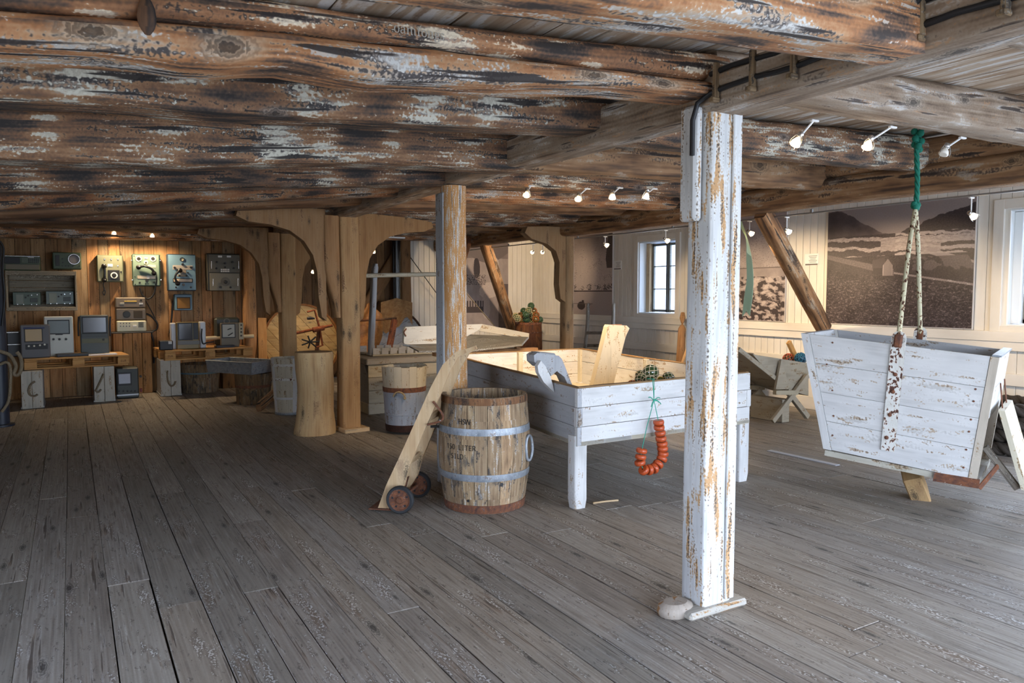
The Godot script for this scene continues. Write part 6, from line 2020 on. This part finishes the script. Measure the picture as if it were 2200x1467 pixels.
	solo("modem", geo().box(Vector3(md.x + 0.02, tr + 0.018, -11.45), Vector3(0.26, 0.034, 0.12), Basis(Vector3.UP, 0.1), 0.005), plain(40, 46, 58, 0.4), "flat dark box lying between television and chart recorder", "modem")
	# instrument on the floor
	zf = -11.55
	var a := onz(277, 790, zf)
	var l := onz(251, 840, zf)
	var r := onz(299, 840, zf)
	dt = thing("depth_recorder", "dark green recorder with a paper window standing on the floor", "instrument", Vector3(a.x, 0, zf - 0.15))
	part("case", geo().box(Vector3((l.x + r.x) * 0.5, a.y * 0.5, zf - 0.14), Vector3(r.x - l.x, a.y, 0.28), Basis(), 0.015), plain(60, 64, 58, 0.5), dt)
	panel("window_frame", 253, 800, 283, 828, 0.006, M.black)
	panel("paper", 255, 803, 280, 824, 0.009, plain(190, 194, 204, 0.6))
	for x in [256, 265, 274, 282, 290]: knob("knob", x, 840, 2.2, 0.025, M.black)
	panel("base_strip", 251, 846, 298, 850, 0.006, M.steel)
	knob("knob", 302, 808, 3.0, 0.04, M.black)
	part("red_plug", geo().box(onz(303, 838, zf), Vector3(0.03, 0.05, 0.06)), plain(120, 30, 24, 0.5), dt)


func cream_white() -> Material:
	return plain(220, 216, 200, 0.35)


func dark_case() -> Material:
	return plain(38, 38, 38, 0.4)


# ---------------------------------------------------------------- gallery
# old photographs, drawn as prints: value 0 dark .. 1 pale
func print_tex(kind: int, w: int, h: int) -> ImageTexture:
	var im := Image.create(w, h, false, Image.FORMAT_RGB8)
	var n := FastNoiseLite.new()
	n.seed = 40 + kind
	n.frequency = 1.0
	n.fractal_octaves = 4
	var fine := FastNoiseLite.new()
	fine.seed = 80 + kind
	fine.frequency = 1.0
	for y in h:
		var v := float(y) / h
		for x in w:
			var u := float(x) / w
			var a := n.get_noise_2d(u * 6.0, v * 6.0)
			var f := fine.get_noise_2d(u * 70.0, v * 70.0)
			var g := fine.get_noise_2d(u * 28.0, v * 60.0)
			var p := 0.5
			if kind == 0:
				p = 0.58 - 0.08 * v
				var mt := 0.02 + 0.75 * maxf(0.0, u - 0.12) - 0.35 * maxf(0.0, u - 0.36) + 0.03 * a
				if v > mt and u < 0.5: p = 0.24 + 0.12 * a + 0.25 * maxf(0.0, u - 0.15)
				var ht := 0.3 - 0.26 * maxf(0.0, u - 0.38) / 0.62 + 0.03 * a
				if v > ht and u > 0.38: p = 0.13 + 0.08 * f
				if v > 0.24:
					var slope := v - 0.04 * u
					var band := sin(slope * 78.0 + 2.0 * a)
					p = 0.17 + 0.1 * f + (0.5 + 0.2 * g if band > 0.45 + 0.4 * a - 0.25 * u else 0.0)
					if v > 0.42: p = 0.14 + 0.1 * f + 0.08 * a
					if absf(v - 0.36 - 0.04 * sin(u * 9.0)) < 0.05 and u > 0.4 and u < 0.8: p = 0.62 + 0.15 * g
					if absf(v - (0.4 + 0.42 * (u - 0.74))) < 0.025 and u > 0.72: p = 0.62
					if absf(v - (0.555 + 0.2 * (u - 0.45))) < 0.008 and u > 0.45: p = 0.55
					if absf(v - (0.44 + 0.3 * (u - 0.1))) < 0.02 + 0.02 * u and u < 0.5: p = 0.34 + 0.1 * f
					if v > 0.56 + 0.3 * (u - 0.2) * 0.6: p = 0.1 + 0.34 * maxf(0.0, f) + 0.12 * g + 0.1 * a
				var st := n.get_noise_2d(u * 30.0, v * 45.0)
				if v > 0.62 and st > 0.3: p += 0.22
				if u > 0.5 and v > 0.24 and v < 0.42 and sin((v - 0.05 * u) * 120.0 + 3.0 * a) > 0.2 + 0.5 * st: p = 0.7 + 0.12 * g
				if u > 0.62 and v > 0.44 and v < 0.55 and a > -0.1: p = 0.3 + 0.08 * f
				# the hut
				if u > 0.345 and u < 0.435 and v > 0.455 - 0.25 * (u - 0.345) and v < 0.52: p = 0.2
				if u > 0.35 and u < 0.42 and v >= 0.52 and v < 0.57: p = 0.12
				if u > 0.42 and u < 0.49 and v > 0.5 - maxf(0.0, 0.055 - 1.6 * absf(u - 0.455)) and v < 0.585: p = 0.46 if absf(u - 0.455) < 0.03 else 0.7
			elif kind == 1:
				p = 0.72 + 0.1 * a
				if v > 0.5: p = 0.66 + 0.12 * a
				if absf(v - 0.5) < 0.006: p = 0.4
				if v > 0.28 + 0.2 * sin(u * 5.0) and v < 0.5 and f > 0.42: p = 0.32
				if v > 0.58:
					var q := n.get_noise_2d(u * 11.0, v * 16.0)
					if q > 0.12: p = 0.14 + 0.1 * f
					elif q < -0.25: p = 0.82
				if v > 0.75 and sin((v - 0.4 * u) * 60.0 + 5.0 * a) > 0.6: p = 0.16
			elif kind == 2:
				p = 0.5 + 0.35 * smoothstep(0.0, 0.35, v) + 0.06 * a
				if v > 0.1 and v < 0.62 and f + 0.6 * a > 0.55 - 0.35 * absf(u - 0.4): p = 0.42
				if u > 0.86 + 0.2 * absf(v - 0.3) and v < 0.42: p = 0.18 + 0.1 * f
				if v > 0.6 and v < 0.68 and g + a > 0.05 + 0.6 * (0.5 - absf(u - 0.5)): p = 0.25 + 0.1 * f
				if absf(v - 0.69) < 0.008: p = 0.2
				if v > 0.7: p = 0.72 + 0.03 * g
				var bx := (u - 0.32) / 0.09
				var by := (v - 0.87) / 0.05
				if bx * bx + by * by < 1.0 + 0.3 * f: p = 0.1
				if absf(u - 0.36) < 0.025 and v > 0.8 and v < 0.87: p = 0.14
				if absf(v - 0.845) < 0.004 and u > 0.1 and u < 0.58: p = 0.35
			else:
				p = 0.68 + 0.08 * a
				if v < 0.3: p = 0.5 + 0.1 * a
				if v < 0.22 + 0.12 * sin(u * 3.0): p = 0.42
				for b in [[0.3, 0.4, 0.07, 0.1, 0.1], [0.28, 0.34, 0.03, 0.04, 0.08], [0.7, 0.42, 0.1, 0.16, 0.86], [0.66, 0.33, 0.05, 0.05, 0.8], [0.55, 0.62, 0.2, 0.08, 0.84], [0.5, 0.78, 0.1, 0.12, 0.78]]:
					var dx: float = (u - b[0]) / b[2]
					var dy: float = (v - b[1]) / b[3]
					if dx * dx + dy * dy < 1.0 + 0.4 * a: p = b[4] + 0.06 * f
				if v > 0.46 and v < 0.56 and u < 0.5 and g > 0.1: p = 0.25
				if v > 0.72 and v < 0.84 and u < 0.45: p = 0.2 + (0.5 if sin(u * 110.0) > 0.2 and v < 0.78 else 0.0)
				if u > 0.78 and v > 0.55: p = 0.34 + 0.1 * a
			p = clampf(p + 0.03 * f, 0.0, 1.0)
			im.set_pixel(x, y, Color(0.13, 0.1, 0.115).lerp(Color(0.84, 0.79, 0.77), p))
	return ImageTexture.create_from_image(im)


# a framed print: picture face is one quad, the board behind has thickness
func photo_panel(label: String, kind: int, w: int, h: int, a: Vector3, b: Vector3, y0: float, y1: float, out: Vector3) -> void:
	var t := thing("photo_panel", label, "photograph", Vector3((a.x + b.x) * 0.5, y0, (a.z + b.z) * 0.5))
	var m := StandardMaterial3D.new()
	m.albedo_texture = print_tex(kind, w, h)
	m.roughness = 0.45
	var lo := Vector3(0, y0, 0)
	var hi := Vector3(0, y1, 0)
	var A := Vector3(a.x, 0, a.z)
	var B := Vector3(b.x, 0, b.z)
	part("board", geo().slab(A + lo, B + lo, B + hi, A + hi, out * 0.022), plain(206, 200, 196, 0.6), t)
	var g := Geo.new()
	g.flat()
	var o := out * 0.024
	var e := (B - A).normalized() * 0.006
	g.quad(A + e + hi + o, B - e + hi + o, B - e + lo + o + Vector3(0, 0.006, 0), A + e + lo + o + Vector3(0, 0.006, 0), Vector2(0, 0), Vector2(1, 0), Vector2(1, 1), Vector2(0, 1))
	part("print", g, m, t)


func build_gallery() -> void:
	var X := WALL_R - 0.02
	photo_panel("large dark photograph of a hut and stone terraces below a mountain", 0, 400, 320, onx(1778, 600, X), onx(2095, 600, X), 1.085, 2.45, Vector3(-1, 0, 0))
	photo_panel("pale photograph of boats and people behind the tall white post", 1, 260, 300, onx(1482, 600, X), onx(1690, 600, X), 1.085, 2.5, Vector3(-1, 0, 0))
	photo_panel("narrow pale photograph of a mountain and one boat on calm water", 2, 200, 300, onx(1222, 600, X), onx(1318, 600, X), 1.04, 2.5, Vector3(-1, 0, 0))
	var zb := BACK + 0.02
	photo_panel("pale photograph of men at work beside the corner of the white walls", 3, 220, 320, onz(992, 600, zb), onz(1091, 600, zb), onz(1040, 706, zb).y, 2.7, Vector3(0, 0, 1))
	for p in [[1327, 560, 579, "white caption card beside the photograph of one boat"], [1744, 545, 570, "white caption card left of the dark terrace photograph"]]:
		var c := onx(p[0], (p[1] + p[2]) * 0.5, X)
		var hh := onx(p[0], p[1], X).y - onx(p[0], p[2], X).y
		var t := thing("caption_card", p[3], "sign", c)
		part("card", geo().box(c, Vector3(0.008, hh, 0.2), Basis(), 0.001), M.white_print, t)
		for k in 5:
			part("text_line", geo().box(c + Vector3(-0.0045, hh * (0.3 - 0.13 * k), 0.02), Vector3(0.001, 0.006, 0.12 - 0.02 * (k % 3)), Basis(), 0.0), plain(120, 118, 116, 0.8), t)
		part("picture_strip", geo().box(c + Vector3(-0.0045, -hh * 0.42, 0), Vector3(0.001, hh * 0.12, 0.18), Basis(), 0.0), plain(112, 104, 100, 0.8), t)
	wheelbarrow()
	coil("coil of thick dark hawser by the wall left of the wheelbarrow", Vector3(7.58, 0, -7.0), 0.3, 4, 0.055)
	coil("coil of thick dark hawser by the wall behind the hopper flap", Vector3(7.5, 0, -3.55), 0.36, 4, 0.06)
	coil("coil of dark rope on the floor beyond the white tank", Vector3(7.4, 0, -8.95), 0.34, 4, 0.055)
	float_barrel()
	# sledge standing on end against the wall
	var zl := onx(1262, 700, 7.6)
	var t := thing("sledge", "narrow wooden sledge standing on end beneath the boat photograph", "sled", Vector3(7.6, 0, zl.z))
	for q in [[1266, 657, 1257, 748], [1321, 657, 1312, 748]]:
		var hi := onx(q[0], q[1], 7.72)
		var lo := onx(q[2], q[3], 7.5)
		var ft := Vector3(7.42, 0, lo.z)
		part("runner", geo().tube(spline([ft, lo, lo.lerp(hi, 0.6), hi + Vector3(-0.03, -0.02, 0.0), hi + Vector3(0.03, 0.02, -0.06)], 5), 0.03, 8), tint(M.floor, Color(0.9, 0.9, 0.9)), t)
	for y in [715, 742]:
		part("crossbar", geo().bar(onx(1261, y, 7.56), onx(1316, y, 7.56), 0.05, 0.03), tint(M.floor, Color(0.9, 0.9, 0.9)), t)
	# paddle leaning on the wall
	var a := onx(1467, 672, 7.85)
	var b := onx(1461, 782, 7.6)
	t = thing("paddle", "short brown wooden paddle leaning against the white wall", "paddle", Vector3(7.5, 0, b.z))
	part("grip", geo().tube([a, a.lerp(b, 0.1), a.lerp(b, 0.2)], [0.03, 0.045, 0.02], 8), M.old_pine, t)
	part("shaft", geo().tube([a.lerp(b, 0.18), a.lerp(b, 0.3)], 0.014, 8), M.old_pine, t)
	part("blade", geo().tube([a.lerp(b, 0.25), a.lerp(b, 0.33), a.lerp(b, 1.0), Vector3(7.45, 0.0, b.z)], [0.03, 0.06, 0.065, 0.06], 8), M.old_pine, t)
	# bunch of thin green line hanging from the beam
	var p0 := onx(1592, 470, 6.12)
	t = thing("green_line", "bunch of thin green fishing line hanging under the gallery beam", "line", Vector3(6.12, 1.1, p0.z))
	var gl := plain(150, 172, 142, 0.5)
	for k in 16:
		var s := (k - 8) / 8.0
		var pts := []
		for q in [[1586, 466], [1596, 492], [1606, 520 + 6 * s], [1610 + 3 * s, 560], [1612 + 4 * s, 600], [1608 + 6 * s, 640], [1603 + 5 * s, 668 + 12 * absf(s)]]:
			pts.append(onx(q[0] + 3.0 * s, q[1], 6.12 + 0.02 * s))
		pts[0].y = 2.27
		part("strand", geo().tube(spline(pts, 3), 0.0045, 4), gl, t)
	# bracing wires by the far photograph
	zf = -11.6
	solo("rigging_wire", geo().tube([onz(985, 610, -11.6), onz(1062, 700, -11.6)], 0.008, 5), M.rope, "thin tan rope slanting before the photograph of men at work", "rope")
	solo("rigging_wire", geo().tube([onz(868, 534, BACK + 0.2), onz(1040, 770, BACK + 0.2)], 0.008, 5), M.black, "thin dark wire slanting across the white boarding", "wire")


func coil(label: String, c: Vector3, R: float, turns: int, r: float) -> void:
	var t := thing("rope_coil", label, "rope", c, "hawser coils along the gallery wall")
	for k in turns:
		var pts := []
		var e := rnd(-0.02, 0.02)
		for i in 24:
			var q := TAU * i / 24.0
			pts.append(c + Vector3(cos(q) * (R + e), r + k * r * 1.95 + 0.006 * sin(q * 3.0 + k), sin(q) * (R + e)))
		var ring_ := part("turn", geo().tube(pts, r * 0.86, 10, true), M.dark_rope, t)
		var lay := geo()
		for s in 3:
			var st := []
			for i in 120:
				var q := TAU * i / 120.0
				var w := q * 9.0 + TAU * s / 3.0
				var n := Vector3(cos(q), 0, sin(q))
				st.append(c + n * (R + e + cos(w) * r * 0.62) + Vector3(0, r + k * r * 1.95 + sin(w) * r * 0.62, 0))
			lay.tube(st, r * 0.46, 5, true)
		part("strands", lay, M.dark_rope, ring_)


func float_barrel() -> void:
	var z := -11.7
	var p := onz(1135, 692, z)
	var c := Vector3(p.x, 0, z)
	var top := p.y
	var t := thing("barrel", "small reddish brown barrel filled with netted floats in the corner", "barrel", c)
	coopered(t, c, [Vector2(0.225, 0), Vector2(0.26, top * 0.5), Vector2(0.245, top)], 0.02, 16, [tint(M.barrel, Color(0.72, 0.52, 0.36)), tint(M.barrel, Color(0.64, 0.45, 0.32))], [[top - 0.02, 0.04, M.rust], [top * 0.8, 0.03, tint(M.rust, Color(0.8, 0.8, 0.8))], [top * 0.35, 0.03, M.rust]], top - 0.08, M.tub_wood)
	var nets := [plain(200, 186, 150, 0.9), plain(190, 98, 44, 0.8), plain(70, 104, 86, 0.8)]
	var names := ["small glass float in a beige net heaped on the corner barrel", "small glass float in an orange net heaped on the corner barrel", "small glass float in a green net heaped on the corner barrel"]
	var i := 0
	for q in [[1112, 684], [1121, 688], [1131, 686], [1141, 688], [1151, 686], [1160, 687], [1108, 679], [1118, 678], [1130, 676], [1141, 677], [1152, 677], [1125, 668], [1136, 667], [1147, 668], [1141, 657]]:
		var w := onz(q[0], q[1], z + [0.14, -0.02, 0.08, -0.12][i % 4])
		var k := i % 3
		glass_float(w, 0.06, nets[k], M.float_glass, names[k], "floats heaped on the corner barrel")
		i += 1


func wheelbarrow() -> void:
	var z := -5.62
	var m := tint(M.white_board, Color(0.8, 0.76, 0.68))
	var base := onz(1670, 880, z)
	var t := thing("wheelbarrow", "old cream grey wooden wheelbarrow standing by the gallery wall", "wheelbarrow", Vector3(base.x, 0, z - 0.25))
	var dz := -0.5
	var P := func(x: float, y: float, zz: float) -> Vector3: return onz(x, y, zz)
	# tray: near side, far side, ends
	var near := [[1616, 761], [1735, 780], [1735, 850], [1690, 836], [1659, 814]]
	part("near_side", geo().ext(world_poly(near, z), -0.012, 0.012, Transform3D(Basis(), Vector3(0, 0, z))), m, t)
	var far := PackedVector2Array()
	for q in world_poly(near, z): far.append(q + Vector2(0.03, 0.0))
	part("far_side", geo().ext(far, -0.012, 0.012, Transform3D(Basis(), Vector3(0, 0, z + dz))), m, t)
	var a: Vector3 = P.call(1616, 761, z)
	var b: Vector3 = P.call(1659, 814, z)
	var d := Vector3(0.03, 0, dz)
	part("front_board", geo().slab(a, b, b + d, a + d, Vector3(0.02, 0.01, 0)), m, t)
	var e: Vector3 = P.call(1690, 836, z)
	var f: Vector3 = P.call(1735, 850, z)
	part("bottom_board", geo().slab(b, e, e + d, b + d, Vector3(0, 0.02, 0)), m, t)
	part("bottom_board", geo().slab(e, f, f + d, e + d, Vector3(0, 0.02, 0)), m, t)
	# handles
	for k in 2:
		var o := Vector3(0.03, 0, dz) * k
		part("handle", geo().bar(P.call(1586, 750, z + 0.02) + o, P.call(1664, 812, z + 0.02) + o, 0.05, 0.035), m, t)
		# wedge leg and its foot
		part("leg", geo().ext(world_poly([[1674, 772], [1662, 836], [1690, 835], [1683, 800]], z + 0.03), 0, 0.03, Transform3D(Basis(), Vector3(o.x, 0, z + 0.03 + o.z))), m, t)
		part("leg_rail", geo().bar(P.call(1664, 843, z + 0.05) + o, P.call(1712, 843, z + 0.05) + o, 0.05, 0.05), tint(m, Color(0.86, 0.82, 0.72)), t)
		var g0: Vector3 = P.call(1660, 880, z + 0.03) + o
		g0.y = 0.03
		part("strut", geo().bar(g0, P.call(1735, 806, z + 0.06) + o, 0.055, 0.04), m, t)
		var g1: Vector3 = P.call(1735, 880, z + 0.03) + o
		g1.y = 0.03
		part("strut", geo().bar(g1, P.call(1690, 838, z + 0.03) + o, 0.06, 0.05), m, t)
	var bx: Vector3 = P.call(1662, 850, z - 0.15)
	part("foot_board", geo().box(Vector3(bx.x, 0.13, z - 0.2), Vector3(0.12, 0.26, 0.45)), m, t)
	glass_float(P.call(1694, 771, z - 0.3), 0.065, plain(190, 92, 60, 0.8), plain(60, 54, 40, 0.15), "netted brown float lying in the wheelbarrow", "floats in the wheelbarrow")
	glass_float(P.call(1720, 770, z - 0.15), 0.068, plain(52, 120, 150, 0.8), plain(28, 60, 80, 0.15), "blue netted float lying in the wheelbarrow", "floats in the wheelbarrow")
	var st: Vector3 = P.call(1694, 734, z - 0.3)
	solo("wooden_stake", geo().bar(Vector3(st.x + 0.25, 0.55, z - 0.32), st, 0.06, 0.04), tint(M.pine, Color(1.05, 0.92, 0.7)), "short sawn wooden stake sticking out of the wheelbarrow", "stake")


# ---------------------------------------------------------------- lamps
func lamp(mount: Vector3, head: Vector3, aim: Vector3, lit: bool, energy: float, label: String, group: String, spread := 38.0) -> void:
	var t := thing("spotlight", label, "lamp", mount, group)
	part("stem", geo().tube([mount, head], 0.006, 6), M.white_paint, t)
	part("clip", geo().box(mount + Vector3(0, -0.006, 0), Vector3(0.06, 0.012, 0.02)), M.white_paint, t)
	var d := aim.normalized()
	var b := Basis(Quaternion(Vector3.UP, d))
	var xf := Transform3D(b, head)
	part("socket", geo().lathe([Vector2(0, -0.035), Vector2(0.016, -0.03), Vector2(0.018, -0.005), Vector2(0.01, 0.0)], 12, xf), M.chrome, t)
	var cage := geo()
	for k in 3:
		var q := TAU * k / 3.0
		var s := b * Vector3(cos(q), 0, sin(q))
		cage.tube([head - d * 0.01 + s * 0.02, head + d * 0.03 + s * 0.036, head + d * 0.055 + s * 0.036], 0.0028, 5)
	part("cage", cage, M.chrome, t)
	var bulb := StandardMaterial3D.new()
	bulb.albedo_color = Color(0.95, 0.93, 0.88)
	bulb.roughness = 0.3
	if lit:
		bulb.emission_enabled = true
		bulb.emission = Color(1.0, 0.86, 0.66)
		bulb.emission_energy_multiplier = 6.0
	part("bulb", geo().lathe([Vector2(0, 0.0), Vector2(0.012, 0.004), Vector2(0.026, 0.03), Vector2(0.029, 0.045), Vector2(0.02, 0.05), Vector2(0, 0.051)], 14, xf), bulb, t)
	if lit:
		var l := SpotLight3D.new()
		l.name = "spot"
		t.add_child(l, true)
		l.look_at_from_position(head + d * 0.06, head + d * 1.06, Vector3.UP if absf(d.y) < 0.95 else Vector3.RIGHT)
		l.position = t.transform.affine_inverse() * (head + d * 0.06)
		l.light_color = Color(1.0, 0.87, 0.7)
		l.light_energy = energy
		l.spot_angle = spread
		l.spot_angle_attenuation = 0.6
		l.spot_range = 30.0
		l.spot_attenuation = 2.0
		l.light_size = 0.03
		l.shadow_enabled = true


func build_lamps() -> void:
	var G := "small spotlights on the pale joist"
	lamp(ony(1750, 257, 2.385), onz(1716, 296, -2.72), Vector3(-0.5, -0.8, -0.1), true, 0.3, "lit spotlight on the pale joist, the one beside the white post", G)
	lamp(ony(1918, 271, 2.385), onz(1868, 303, -2.62), Vector3(-0.5, -0.8, 0.0), true, 0.3, "lit spotlight on the pale joist between post and green rope", G)
	lamp(ony(2068, 294, 2.385), onz(2032, 318, -2.6), Vector3(-0.5, -0.8, 0.0), false, 0.0, "unlit spotlight on the pale joist beyond the green rope", G)
	G = "small spotlights over the tank"
	for p in [[1142, 398, 1132, 411, Vector3(3.7, 0.65, -6.5)], [1262, 404, 1243, 420, Vector3(4.3, 0.65, -6.5)], [1332, 402, 1316, 416, Vector3(4.65, 0.6, -5.9)], [1406, 404, 1390, 415, Vector3(4.1, 0.5, -5.2)]]:
		var m := ony(p[0], p[1], 2.34)
		var hd := onz(p[2], p[3], m.z)
		lamp(m, hd, p[4] - hd, true, 2.0, "lit spotlight on a log joist above the white tank", G, 40.0)
	G = "small spotlights over the radios"
	var zr := RADIO + 0.42
	for p in [[245, 489, 245, 496, true], [324, 489, 327, 502, true], [405, 489, 405, 499, false]]:
		var hd := onz(p[2], p[3], zr)
		lamp(Vector3(hd.x, hd.y + 0.07, RADIO + 0.325), hd, Vector3(0.05, -1.0, -0.12), p[4], 0.95, "lit spotlight under the reddish log over the radios" if p[4] else "unlit spotlight under the reddish log over the radios", G, 75.0)
	# hanging lamp and track lamp in the middle
	var h := onz(673, 580, -11.0)
	lamp(Vector3(h.x, ceil_y(h.x, -11.0), -11.0), h, Vector3(0.05, -0.8, -0.5), true, 0.55, "lit spotlight hanging on a long cord before the yellowish lid", "", 45.0)
	h = onz(803, 537, -10.9)
	var tk := thing("lamp_track", "short white track with one spotlight above the canvas", "track", Vector3(h.x + 0.2, h.y + 0.2, -10.9))
	var ty := onz(803, 510, -10.9).y
	part("track", geo().box(Vector3(h.x + 0.2, ty + 0.012, -10.9), Vector3(0.62, 0.024, 0.035)), M.white_paint, tk)
	for s in [-0.2, 0.55]: part("drop", geo().tube([Vector3(h.x + s * 0.5 + 0.05, ty + 0.02, -10.9), Vector3(h.x + s * 0.5 + 0.05, ceil_y(h.x, -10.9), -10.9)], 0.006, 6), M.white_paint, tk)
	lamp(Vector3(h.x, ty, -10.9), h, Vector3(0.0, -0.9, -0.5), true, 0.55, "lit spotlight hanging from the short white track", "", 45.0)
	# gallery rail
	var X := 6.1
	var rl := thing("lamp_rail", "thin grey lamp rail under the gallery beam", "rail", Vector3(X, 2.21, -7.0))
	part("rail", geo().tube([Vector3(X, 2.215, -2.3), Vector3(X, 2.215, -12.4)], 0.009, 6), M.steel, rl)
	for k in 6: part("bracket", geo().box(Vector3(X, 2.232, -2.8 - 1.9 * k), Vector3(0.02, 0.04, 0.03)), M.steel, rl)
	G = "spotlights hanging on the gallery rail"
	for p in [[1145, 541, 0.75], [1166, 541, 0.7], [1300, 524, 0.8], [1430, 514, 0.8], [1486, 512, 0.8], [1610, 498, 0.8], [1690, 494, 0.8], [2086, 460, 0.8], [1860, 476, -1.0]]:
		if p[2] < 0: continue
		h = onx(p[0], p[1], X)
		lamp(Vector3(X, 2.205, h.z), h, Vector3(1.0, -0.5, 0.12) if p[0] > 1200 else (onz(1050, 600, BACK) if p[0] < 1150 else onz(1120, 590, BACK)) - h, true, 1.6 if p[0] > 1200 else 2.4, "lit spotlight hanging on the gallery rail facing the photographs", G, 36.0)
